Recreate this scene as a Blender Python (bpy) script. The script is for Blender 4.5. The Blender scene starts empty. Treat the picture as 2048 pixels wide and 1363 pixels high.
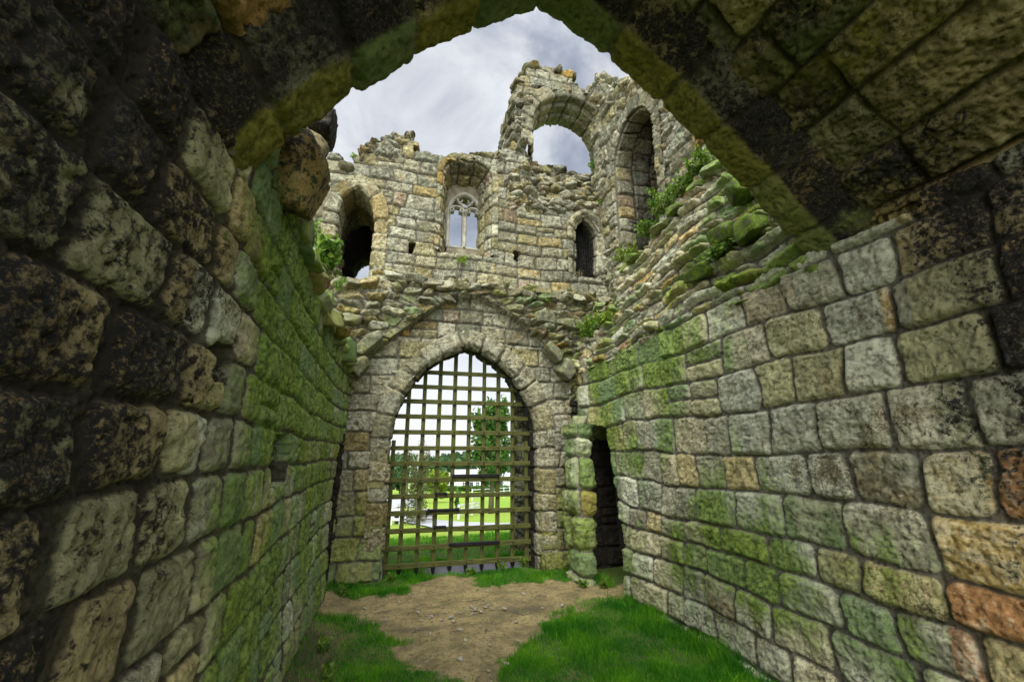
import bpy, bmesh, math, random
import numpy as np
from mathutils import Vector, Matrix
random.seed(7)
S = bpy.context.scene
COL = S.collection

# ------------------------------------------------------------------ camera
FPX, PITCH, YAW, EYE = 870.0, math.radians(14.4), math.radians(15.0), 1.6
cam = bpy.data.cameras.new("camera"); camo = bpy.data.objects.new("camera", cam); COL.objects.link(camo)
cam.sensor_width = 36.0; cam.lens = FPX / 2048 * 36.0; cam.clip_start = 0.02; cam.clip_end = 3000
camo.location = (0, 0, EYE); camo.rotation_euler = (math.pi / 2 + PITCH, 0, -YAW)
S.camera = camo
# ------------------------------------------------------------------ light
SUN_DIR = Vector((-0.22, -0.55, 0.80)).normalized()
SUN_EL = math.asin(SUN_DIR.z); SUN_ROT = math.atan2(SUN_DIR.x, SUN_DIR.y)
S.view_settings.view_transform = 'Standard'; S.view_settings.look = 'None'
S.view_settings.exposure = 1.4; S.view_settings.gamma = 1.0; S.view_settings.use_curve_mapping = False
W = bpy.data.worlds.new("World"); S.world = W; W.use_nodes = True
def build_world():
    nt = W.node_tree; nt.nodes.clear()
    def n(t): return nt.nodes.new(t)
    L = nt.links.new
    out = n('ShaderNodeOutputWorld'); bg = n('ShaderNodeBackground'); L(bg.outputs[0], out.inputs[0])
    bg.inputs['Strength'].default_value = 0.1
    sky = n('ShaderNodeTexSky'); sky.sky_type = 'NISHITA'; sky.sun_disc = False
    sky.sun_elevation = SUN_EL; sky.sun_rotation = SUN_ROT
    tc = n('ShaderNodeTexCoord'); sep = n('ShaderNodeSeparateXYZ'); L(tc.outputs['Generated'], sep.inputs[0])
    # clouds on a plane high above: direction / (z + 0.25)
    ad = n('ShaderNodeMath'); ad.operation = 'ADD'; ad.inputs[1].default_value = 0.22
    ab = n('ShaderNodeMath'); ab.operation = 'ABSOLUTE'; L(sep.outputs['Z'], ab.inputs[0]); L(ab.outputs[0], ad.inputs[0])
    dv = n('ShaderNodeVectorMath'); dv.operation = 'DIVIDE'; L(tc.outputs['Generated'], dv.inputs[0])
    cb = n('ShaderNodeCombineXYZ')
    for i in range(3): L(ad.outputs[0], cb.inputs[i])
    L(cb.outputs[0], dv.inputs[1])
    no = n('ShaderNodeTexNoise'); no.inputs['Scale'].default_value = 2.6; no.inputs['Detail'].default_value = 9
    no.inputs['Roughness'].default_value = 0.58; no.inputs['Distortion'].default_value = 0.5
    mp = n('ShaderNodeMapping'); mp.inputs['Location'].default_value = (0.35, 0.9, 0.0); L(dv.outputs[0], mp.inputs[0]); L(mp.outputs[0], no.inputs['Vector'])
    rp = n('ShaderNodeValToRGB'); L(no.outputs['Fac'], rp.inputs[0])
    e = rp.color_ramp.elements
    e[0].position = 0.32; e[0].color = (0.95, 1.1, 1.42, 1)
    e[1].position = 0.66; e[1].color = (3.5, 3.55, 3.68, 1)
    m = e.new(0.46); m.color = (1.7, 1.84, 2.15, 1)
    m = e.new(0.55); m.color = (2.6, 2.7, 2.9, 1)
    # brighter haze towards the horizon
    hz = n('ShaderNodeMapRange'); hz.inputs[1].default_value = 0.5; hz.inputs[2].default_value = 0.12; L(ab.outputs[0], hz.inputs[0])
    mh = n('ShaderNodeMix'); mh.data_type = 'RGBA'; L(hz.outputs[0], mh.inputs[0]); L(rp.outputs[0], mh.inputs[6]); mh.inputs[7].default_value = (3.6, 3.66, 3.76, 1)
    # added fill: sky brightened around the sun, unseen behind the camera
    dt = n('ShaderNodeVectorMath'); dt.operation = 'DOT_PRODUCT'; L(tc.outputs['Generated'], dt.inputs[0]); dt.inputs[1].default_value = SUN_DIR
    gl = n('ShaderNodeMapRange'); gl.interpolation_type = 'SMOOTHSTEP'; gl.inputs[1].default_value = 0.2; gl.inputs[2].default_value = 1.0; gl.inputs[3].default_value = 1.0; gl.inputs[4].default_value = 7.2; L(dt.outputs['Value'], gl.inputs[0])
    mg = n('ShaderNodeVectorMath'); mg.operation = 'SCALE'; L(mh.outputs[2], mg.inputs[0]); L(gl.outputs[0], mg.inputs['Scale'])
    mx = n('ShaderNodeMix'); mx.data_type = 'RGBA'; mx.inputs[0].default_value = 0.92
    L(sky.outputs[0], mx.inputs[6]); L(mg.outputs[0], mx.inputs[7]); L(mx.outputs[2], bg.inputs['Color'])
build_world()
sun = bpy.data.lights.new("sun", 'SUN'); sun.energy = 1.0; sun.angle = math.radians(30); sun.color = (1, 0.96, 0.88)
suno = bpy.data.objects.new("sun", sun); COL.objects.link(suno)
suno.rotation_euler = SUN_DIR.to_track_quat('Z', 'Y').to_euler()

# ------------------------------------------------------------------ survey helpers (camera calibration -> metres)
_F = np.array([math.sin(YAW) * math.cos(PITCH), math.cos(YAW) * math.cos(PITCH), math.sin(PITCH)])
_R = np.array([math.cos(YAW), -math.sin(YAW), 0.0]); _U = np.cross(_R, _F)
def ray(px, py): return _F * FPX + _R * (px - 1024) + _U * (681.5 - py)
def at_y(px, py, Y): d = ray(px, py); return d * (Y / d[1]) + np.array([0, 0, EYE])
def at_x(px, py, X): d = ray(px, py); return d * (X / d[0]) + np.array([0, 0, EYE])
def front(px, py, Y=6.45): p = at_y(px, py, Y); return (p[0], p[2])
def side(px, py, X): p = at_x(px, py, X); return (p[1], p[2])

# ------------------------------------------------------------------ numpy noise
def _h(i, j, s):
    x = (i.astype(np.int64) * 374761393 + j.astype(np.int64) * 668265263 + s * 1274126177) & 0xFFFFFFFF
    x = ((x ^ (x >> 13)) * 1103515245) & 0xFFFFFFFF
    x = ((x ^ (x >> 16)) * 2246822519) & 0xFFFFFFFF
    return ((x ^ (x >> 15)) & 0xFFFFFF) / float(0x1000000)
def rnd(i, s): i = np.asarray(i); return _h(i, i * 0 + 17, s)
def perlin(x, y, s=0):
    xi = np.floor(x); yi = np.floor(y); fx = x - xi; fy = y - yi
    u = fx * fx * fx * (fx * (fx * 6 - 15) + 10); v = fy * fy * fy * (fy * (fy * 6 - 15) + 10)
    def g(dx, dy):
        a = _h(xi + dx, yi + dy, s) * (2 * math.pi)
        return np.cos(a) * (fx - dx) + np.sin(a) * (fy - dy)
    a = g(0, 0); b = g(1, 0); c = g(0, 1); d = g(1, 1)
    return ((a + (b - a) * u) + ((c + (d - c) * u) - (a + (b - a) * u)) * v) * 1.5
def fbm(x, y, s=0, o=4, gain=0.5):
    r = 0; a = 1; t = 0
    for k in range(o):
        r = r + a * perlin(x, y, s + k * 31); t += a
        x, y = x * 1.72 + y * 0.98 + 3.1, y * 1.72 - x * 0.98 + 7.7; a *= gain
    return r / t * 1.4
def sstep(a, b, x): t = np.clip((x - a) / (b - a), 0, 1); return t * t * (3 - 2 * t)
def in_poly(x, y, poly):
    r = np.zeros(x.shape, bool); n = len(poly)
    for i in range(n):
        x0, y0 = poly[i]; x1, y1 = poly[(i + 1) % n]
        if y0 == y1: continue
        c = ((y0 > y) != (y1 > y)) & (x < (x1 - x0) * (y - y0) / (y1 - y0) + x0)
        r ^= c
    return r

# ------------------------------------------------------------------ masonry layouts
def coursed(U, V, seed, bounds, lmin, lmax, wob=0.04, aligned=False, gap=0.012, split=0.0, rr=(0.025, 0.07), skew=0.12, gapx=None):
    rs = np.random.RandomState(seed)
    u = U + 0.05 * perlin(U * 1.3, V * 2.0, seed) + 0.012 * perlin(U * 7, V * 7, seed + 1)
    v = V + wob * perlin(U * 0.7, V * 0.7 + 5, seed + 2) + 0.3 * wob * perlin(U * 2.6, V * 2.1, seed + 3)
    bounds = np.asarray(bounds, float); nk = len(bounds) - 1
    k = np.clip(np.searchsorted(bounds, v) - 1, 0, nk - 1)
    u0, u1 = U.min() - 1, U.max() + 1
    J = None
    cx = np.zeros_like(u); hx = np.ones_like(u); jid = np.zeros(u.shape, np.int64)
    for c in range(nk):
        if J is None or not aligned:
            ln = rs.uniform(lmin, lmax, int((u1 - u0) / lmin) + 4)
            J = u0 - rs.uniform(0, lmin) + np.concatenate([[0], np.cumsum(ln)])
        m = k == c
        if not m.any(): continue
        um = u[m]; j = np.clip(np.searchsorted(J, um) - 1, 0, len(J) - 2)
        cx[m] = (J[j] + J[j + 1]) / 2; hx[m] = (J[j + 1] - J[j]) / 2; jid[m] = j
    cy = (bounds[k] + bounds[k + 1]) / 2; hy = (bounds[k + 1] - bounds[k]) / 2
    sid = k * 1009 + jid + seed * 7919
    if split > 0:
        sp = (rnd(sid, 91) < split) & (hy > 0.07)
        up = v > cy
        cy = np.where(sp, np.where(up, cy + hy / 2, cy - hy / 2), cy); hy = np.where(sp, hy / 2, hy)
        sid = np.where(sp, sid * 3 + up + 500000, sid)
    x = u - cx; y = v - cy
    sk = (rnd(sid, 5) - 0.5) * skew
    x = x + sk * y * 0.8
    r = np.minimum(rr[0] + (rr[1] - rr[0]) * rnd(sid, 6), np.minimum(hx, hy) * 0.85)
    qx = np.abs(x) - (hx - (gapx or gap) / 2) + r; qy = np.abs(y) - (hy - gap / 2) + r
    d = -(np.minimum(np.maximum(qx, qy), 0) + np.hypot(np.maximum(qx, 0), np.maximum(qy, 0)) - r)
    d = d + 0.007 * perlin(U * 14, V * 14, seed + 9)
    return dict(id=sid, d=d, x=x / hx, y=y / hy)
def rubble(U, V, seed, sx=0.24, sy=0.13):
    u = U / sx + 0.35 * perlin(U * 3, V * 3, seed); v = V / sy + 0.4 * perlin(U * 3 + 9, V * 3, seed + 1)
    iu = np.floor(u); iv = np.floor(v)
    F1 = np.full(u.shape, 9.0); F2 = F1.copy(); idd = np.zeros(u.shape, np.int64); bx = np.zeros_like(u); by = np.zeros_like(u)
    for a in (-1, 0, 1):
        for b in (-1, 0, 1):
            ci = iu + a; cj = iv + b
            px = ci + 0.1 + 0.8 * _h(ci, cj, seed + 5); py = cj + 0.1 + 0.8 * _h(ci, cj, seed + 6)
            dx = u - px; dy = v - py
            dd = np.maximum(np.abs(dx) * 0.8 + np.abs(dy) * 0.35, np.abs(dy) * 0.9 + 0.25 * np.abs(dx))
            c = dd < F1
            F2 = np.where(c, F1, np.minimum(F2, dd)); F1 = np.where(c, dd, F1)
            idd = np.where(c, ((ci * 7919 + cj * 104729) + seed * 31).astype(np.int64), idd); bx = np.where(c, dx, bx); by = np.where(c, dy, by)
    return dict(id=np.abs(idd), d=(F2 - F1) * 0.5 * (sx + sy) / 2 - 0.006, x=bx * 1.6, y=by * 1.6)
def mixlay(A, B, m):
    return {k: np.where(m, B[k], A[k]) for k in A}

# ------------------------------------------------------------------ patches -> meshes
REF = np.array([1.0, 3.4, 3.0])
class Build:
    def __init__(s): s.v = []; s.f = []; s.c1 = []; s.c2 = []; s.n = 0
    def add(s, V, F, c1, c2):
        s.v.append(V); s.f.append(F + s.n); s.c1.append(c1); s.c2.append(c2); s.n += len(V)
    def make(s, name, mat, parent=None, smooth=True):
        V = np.concatenate(s.v); F = np.concatenate(s.f); c1 = np.concatenate(s.c1); c2 = np.concatenate(s.c2)
        me = bpy.data.meshes.new(name)
        me.vertices.add(len(V)); me.vertices.foreach_set('co', V.astype(np.float32).ravel())
        nf = len(F); me.loops.add(nf * 4); me.polygons.add(nf)
        me.loops.foreach_set('vertex_index', F.astype(np.int32).ravel())
        me.polygons.foreach_set('loop_start', np.arange(0, nf * 4, 4, dtype=np.int32))
        try: me.polygons.foreach_set('loop_total', np.full(nf, 4, np.int32))
        except Exception: pass
        me.update(calc_edges=True)
        for nm, c in (('sid', c1), ('msk', c2)):
            a = me.attributes.new(nm, 'FLOAT_COLOR', 'POINT')
            a.data.foreach_set('color', np.concatenate([c, np.ones((len(c), 1))], 1).astype(np.float32).ravel())
        if smooth: me.polygons.foreach_set('use_smooth', np.ones(nf, bool))
        me.materials.append(mat)
        o = bpy.data.objects.new(name, me); COL.objects.link(o)
        if parent: o.parent = parent
        return o
def patch(B, P, lay, A=0.05, rim=0.05, off=0.03, tilt=0.02, rough=0.012, mortar=-0.012, U=None, V=None, mask=None,
          moss=0.0, crust=0.0, thick=0.0, tdir=None, tfac=None, ref=REF, seed=1, D=None, pit=0.006, tint=None, low=0.02):
    """P (n,m,3): smooth wall surface; lay: stone layout; displaced along the surface normal towards ref."""
    du = np.gradient(P, axis=0); dv = np.gradient(P, axis=1)
    N = np.cross(du, dv); N /= np.linalg.norm(N, axis=2, keepdims=True) + 1e-12
    if np.sum(N * (ref - P)) < 0: N = -N
    d = lay['d']; sid = lay['id']
    A_ = A * (0.6 + 0.8 * rnd(sid, 11)); rim_ = rim * (0.7 + 0.7 * rnd(sid, 12))
    t = np.clip(d / rim_, 0, 1); pil = 1 - (1 - t) ** 2.3
    on = sstep(0, 0.03, d)
    rf = fbm(U * 9 + 40 * rnd(sid, 13), V * 9 + 40 * rnd(sid, 14), seed, 5, 0.58)
    chip = np.clip(fbm(U * 4.5 + 9, V * 4.5, seed + 77, 3) - 0.15, 0, 1)
    pits = -np.clip(fbm(U * 38, V * 38, seed + 5, 2) - 0.12, 0, 0.5) * pit * 4
    h = A_ * pil + on * (off * (rnd(sid, 15) - 0.5) * 2 + tilt * ((rnd(sid, 16) - 0.5) * 2 * lay['x'] + (rnd(sid, 17) - 0.5) * 2 * lay['y']) + rough * rf * 1.6 - chip * A * 0.9) + pits
    h = h + (1 - on) * (mortar + 0.008 * fbm(U * 16, V * 16, seed + 3, 3)) + low * perlin(U * 0.9, V * 0.9, seed + 8)
    P2 = P + N * h[..., None]
    if D is not None: P2 = P2 + D
    n, m = d.shape
    moss = np.broadcast_to(np.asarray(moss, float), d.shape); crust = np.broadcast_to(np.asarray(crust, float), d.shape)
    r0 = rnd(sid, 21)
    if tint is not None: r0 = tint(r0, sid)
    c1 = np.stack([r0, rnd(sid, 22), rnd(sid, 23)], -1); c2 = np.stack([np.clip(d / 0.02 + 0.35, 0, 1), moss, crust], -1)
    idx = np.arange(n * m).reshape(n, m)
    ok = np.ones((n, m), bool) if mask is None else mask
    cell = ok[:-1, :-1] & ok[1:, :-1] & ok[1:, 1:] & ok[:-1, 1:]
    F = np.stack([idx[:-1, :-1], idx[1:, :-1], idx[1:, 1:], idx[:-1, 1:]], -1)[cell]
    # orient faces to N
    if len(F):
        q = P2.reshape(-1, 3)[F[:200]]; fn = np.cross(q[:, 1] - q[:, 0], q[:, 3] - q[:, 0])
        if np.sum(fn * N.reshape(-1, 3)[F[:200, 0]]) < 0: F = F[:, ::-1]
    Vt = P2.reshape(-1, 3); C1 = c1.reshape(-1, 3); C2 = c2.reshape(-1, 3)
    if thick:
        ce = np.pad(cell, 1)
        E = []
        a = ce[1:-1, 1:] != ce[1:-1, :-1]           # edges along axis 0 at column line j
        i, j = np.nonzero(a); sgn = ce[1:-1, 1:][a]
        E.append(np.stack([np.where(sgn, idx[i, j], idx[i + 1, j]), np.where(sgn, idx[i + 1, j], idx[i, j])], -1))
        a = ce[1:, 1:-1] != ce[:-1, 1:-1]
        i, j = np.nonzero(a); sgn = ce[1:, 1:-1][a]
        E.append(np.stack([np.where(sgn, idx[i, j + 1], idx[i, j]), np.where(sgn, idx[i, j], idx[i, j + 1])], -1))
        E = np.concatenate(E); uv = np.unique(E); lut = np.full(n * m, -1); lut[uv] = np.arange(len(uv))
        E = lut[E]; K = max(6, int(thick / 0.06)); base = Vt[uv]; td = np.asarray(tdir, float) * thick * (tfac(base)[:, None] if tfac else 1.0)
        rows = [base]
        for k in range(1, K + 1):
            q = base + td * (k / K)
            jit = np.stack([perlin(q[:, 0] * 7 + k * 1.3 + q[:, 1] * 5, q[:, 2] * 7 + q[:, 1] * 5, 300 + w) for w in range(3)], -1) * 0.035
            jit += np.stack([_h(np.floor(q[:, 0] * 4 + q[:, 1] * 5), np.floor(q[:, 2] * 6 + q[:, 1] * 1.0), 320 + w) - 0.5 for w in range(3)], -1) * 0.05
            rows.append(q + jit)
        R = np.concatenate(rows); nb = len(uv); f = []
        for k in range(K): f.append(np.stack([E[:, 0] + k * nb, E[:, 1] + k * nb, E[:, 1] + (k + 1) * nb, E[:, 0] + (k + 1) * nb], -1))
        q1 = np.tile(C1[uv], (K + 1, 1)); q2 = np.tile(C2[uv], (K + 1, 1)); q2[:, 0] = 0.85
        B.add(R, np.concatenate(f)[:, ::-1], q1, q2)
    used = np.zeros(n * m, bool); used[F.ravel()] = True; lut = np.cumsum(used) - 1
    B.add(Vt[used], lut[F], C1[used], C2[used])
# ---- single rocks
def _ico():
    bm = bmesh.new(); bmesh.ops.create_icosphere(bm, subdivisions=4, radius=1.0)
    v = np.array([x.co[:] for x in bm.verts]); f = np.array([[l.vert.index for l in p.loops] for p in bm.faces]); bm.free()
    return v, np.concatenate([f, f[:, 2:3]], 1)
ICO_V, ICO_F = _ico()
def _ico2():
    bm = bmesh.new(); bmesh.ops.create_icosphere(bm, subdivisions=3, radius=1.0)
    v = np.array([x.co[:] for x in bm.verts]); f = np.array([[l.vert.index for l in p.loops] for p in bm.faces]); bm.free()
    return v, np.concatenate([f, f[:, 2:3]], 1)
ICO3_V, ICO3_F = _ico2()
def rock(B, c, size, seed, rot=None, moss=0.0, crust=0.0, box=0.75, low=False, tone=None):
    rs = np.random.RandomState(seed)
    IV, IF = (ICO3_V, ICO3_F) if low else (ICO_V, ICO_F)
    pl = [np.array(a, float) for a in ((1, 0, 0), (-1, 0, 0), (0, 1, 0), (0, -1, 0), (0, 0, 1), (0, 0, -1))]
    pl = [p + rs.normal(0, 0.22, 3) for p in pl] + [rs.normal(0, 1, 3) for _ in range(5)]
    r = np.full(len(IV), 1.35)
    for i, p in enumerate(pl):
        p = p / np.linalg.norm(p); dist = rs.uniform(0.72, 0.95) if i < 6 else rs.uniform(0.9, 1.15)
        dt = IV @ p; r = np.where(dt > 0.05, np.minimum(r, dist / np.maximum(dt, 0.05)), r)
    v = IV * r[:, None]
    s = np.array(size, float); v = v * s / 2
    nn = fbm(v[:, 0] * 9 + v[:, 2] * 4 + seed, v[:, 1] * 9 + v[:, 2] * 7, seed, 4, 0.6)
    v = v * (1 + nn[:, None] * 0.08)
    R = np.array(Matrix.Rotation(rs.uniform(-0.35, 0.35) if rot is None else rot[2], 3, 'Z') @ Matrix.Rotation(rs.uniform(-0.2, 0.2) if rot is None else rot[1], 3, 'Y') @ Matrix.Rotation(rs.uniform(-0.2, 0.2) if rot is None else rot[0], 3, 'X'))
    v = v @ R.T + np.array(c)
    n = len(v); c1 = np.tile(rs.uniform(0, 1, 3) if tone is None else np.array(tone), (n, 1)); c2 = np.tile([0.9, moss, crust], (n, 1))
    B.add(v, IF, c1, c2)

def grid(a, b): return np.meshgrid(a, b, indexing='ij')
def steps(*seg):
    out = []
    for a, b, st in seg: out.append(np.arange(a, b - 1e-6, st))
    out.append([seg[-1][1]]); return np.concatenate(out)
# ---- arches
def pointed(cx, a, zs, rise, z0, ds=0.012, flat=0.0):
    R = (a * a + rise * rise) / (2 * a); pts = []
    cl = cx - a + R; n = max(3, int((zs - z0) / ds))
    for i in range(n): pts.append((cx - a, z0 + (zs - z0) * i / n))
    ang = math.atan2(rise, R - a) if R != a else math.pi / 2
    k = max(6, int(R * ang / ds))
    L = [(cl - R * math.cos(ang * i / k), zs + R * math.sin(ang * i / k)) for i in range(k + 1)]
    pts += L + [(2 * cx - x, z) for x, z in L[::-1][1:]] + [(cx + a, zs + (z0 - zs) * (i + 1) / n) for i in range(n)]
    return resample(pts, ds)
def resample(pts, ds):
    p = np.array(pts, float); s = np.concatenate([[0], np.cumsum(np.hypot(*np.diff(p, axis=0).T))])
    n = max(4, int(s[-1] / ds)); t = np.linspace(0, s[-1], n)
    return np.stack([np.interp(t, s, p[:, 0]), np.interp(t, s, p[:, 1])], -1)
def smooth_curve(p, k, ends=True):
    q = p.copy()
    for _ in range(k):
        q[1:-1] = (q[:-2] + q[1:-1] * 2 + q[2:]) / 4
    return q
def cnormals(c):
    t = np.gradient(c, axis=0); t /= np.linalg.norm(t, axis=1, keepdims=True) + 1e-9
    n = np.stack([-t[:, 1], t[:, 0]], -1); n = smooth_curve(n, 6); return n / (np.linalg.norm(n, axis=1, keepdims=True) + 1e-9)
def offset(c, r): return c + cnormals(c) * r
def arch(B, curve, prof, fmap, joints, seed, ds=0.014, bounds=None, ref=REF, **kw):
    """sweep a profile (radial, depth) along an opening's outline; stones are voussoirs with joints through the profile"""
    pr = resample(prof, ds); n = cnormals(curve)
    s = np.concatenate([[0], np.cumsum(np.hypot(*np.diff(curve, axis=0).T))]); w = np.concatenate([[0], np.cumsum(np.hypot(*np.diff(pr, axis=0).T))])
    U, V = grid(s, w)
    a = curve[:, None, 0] + n[:, None, 0] * pr[None, :, 0]; b = curve[:, None, 1] + n[:, None, 1] * pr[None, :, 0]
    P = fmap(a, b, np.broadcast_to(pr[None, :, 1], a.shape))
    bd = [-0.03, w[-1] + 0.03] if bounds is None else bounds
    lay = coursed(U, V, seed, bd, joints[0], joints[1], wob=0.0, aligned=bounds is None or kw.pop('aligned', False), gap=kw.pop('gap', 0.018), rr=(0.012, 0.03), skew=0.1)
    for q in ('moss', 'crust'):
        if callable(kw.get(q)): kw[q] = kw[q](U, V)
    kw.setdefault('A', 0.026); kw.setdefault('rim', 0.03); kw.setdefault('off', 0.008); kw.setdefault('tilt', 0.006); kw.setdefault('rough', 0.008)
    patch(B, P, lay, U=U, V=V, ref=ref, seed=seed, **kw)
def F_front(Y0): return lambda a, b, d: np.stack([a, Y0 + d, b], -1)
def F_right(X0): return lambda a, b, d: np.stack([X0 + d, a, b], -1)

# ------------------------------------------------------------------ materials
def nodes(name):
    m = bpy.data.materials.new(name); m.use_nodes = True; nt = m.node_tree; nt.nodes.clear(); return m, nt
class NG:
    def __init__(s, name):
        s.m, s.t = nodes(name); s.out = s.n('ShaderNodeOutputMaterial'); s.bsdf = s.n('ShaderNodeBsdfPrincipled'); s.l(s.bsdf.outputs[0], s.out.inputs[0])
        s.bsdf.inputs['Specular IOR Level'].default_value = 0.25; s.bsdf.inputs['Roughness'].default_value = 0.85
    def n(s, t): return s.t.nodes.new(t)
    def l(s, a, b): s.t.links.new(a, b)
    def put(s, sock, v):
        if isinstance(v, bpy.types.NodeSocket): s.l(v, sock)
        elif isinstance(v, tuple) and len(v) == 3: sock.default_value = (*v, 1) if sock.type == 'RGBA' else v
        else: sock.default_value = v
    def attr(s, nm, comp=None):
        a = s.n('ShaderNodeAttribute'); a.attribute_name = nm
        if comp is None: return a.outputs['Color']
        x = s.n('ShaderNodeSeparateColor'); s.l(a.outputs['Color'], x.inputs[0]); return x.outputs[comp]
    def pos(s): 
        return s.n('ShaderNodeTexCoord').outputs['Object']
    def noise(s, scale, det=4, rough=0.55, vec=None, dist=0.0):
        a = s.n('ShaderNodeTexNoise'); a.inputs['Scale'].default_value = scale; a.inputs['Detail'].default_value = det
        a.inputs['Roughness'].default_value = rough; a.inputs['Distortion'].default_value = dist; s.l(vec or s.pos(), a.inputs['Vector']); return a.outputs['Fac']
    def map(s, vec, scale):
        a = s.n('ShaderNodeMapping'); a.inputs['Scale'].default_value = scale; s.l(vec, a.inputs[0]); return a.outputs[0]
    def ma(s, op, a, b=0.0, c=0.0, clamp=False):
        x = s.n('ShaderNodeMath'); x.operation = op; x.use_clamp = clamp
        s.put(x.inputs[0], a); s.put(x.inputs[1], b)
        if op in ('MULTIPLY_ADD',): s.put(x.inputs[2], c)
        return x.outputs[0]
    def step(s, x, a, b):
        r = s.n('ShaderNodeMapRange'); r.interpolation_type = 'SMOOTHSTEP'; s.put(r.inputs[0], x); r.inputs[1].default_value = a; r.inputs[2].default_value = b; return r.outputs[0]
    def mix(s, f, a, b, mode='MIX'):
        x = s.n('ShaderNodeMix'); x.data_type = 'RGBA'; x.blend_type = mode; s.put(x.inputs[0], f); s.put(x.inputs[6], a); s.put(x.inputs[7], b); return x.outputs[2]
    def ramp(s, f, stops, const=False):
        r = s.n('ShaderNodeValToRGB'); s.l(f, r.inputs[0]); e = r.color_ramp.elements
        if const: r.color_ramp.interpolation = 'CONSTANT'
        while len(e) > 1: e.remove(e[0])
        e[0].position = stops[0][0]; e[0].color = (*stops[0][1], 1)
        for p, c in stops[1:]: q = e.new(p); q.color = (*c, 1)
        return r.outputs[0]
    def bump(s, hgt, strength, dist, prev=None):
        b = s.n('ShaderNodeBump'); b.inputs['Strength'].default_value = strength; b.inputs['Distance'].default_value = dist; s.l(hgt, b.inputs['Height'])
        if prev: s.l(prev, b.inputs['Normal'])
        return b.outputs[0]
    def done(s, col, rough=None, nrm=None):
        s.put(s.bsdf.inputs['Base Color'], col)
        if rough is not None: s.put(s.bsdf.inputs['Roughness'], rough)
        if nrm is not None: s.l(nrm, s.bsdf.inputs['Normal'])
        return s.m
PAL = [(0.0, (0.376, 0.354, 0.228)), (0.16, (0.468, 0.424, 0.253)), (0.32, (0.325, 0.315, 0.205)), (0.48, (0.500, 0.500, 0.349)), (0.62, (0.454, 0.373, 0.168)),
       (0.74, (0.376, 0.360, 0.181)), (0.85, (0.493, 0.348, 0.120)), (0.92, (0.376, 0.231, 0.120)), (0.97, (0.330, 0.169, 0.061))]
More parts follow.
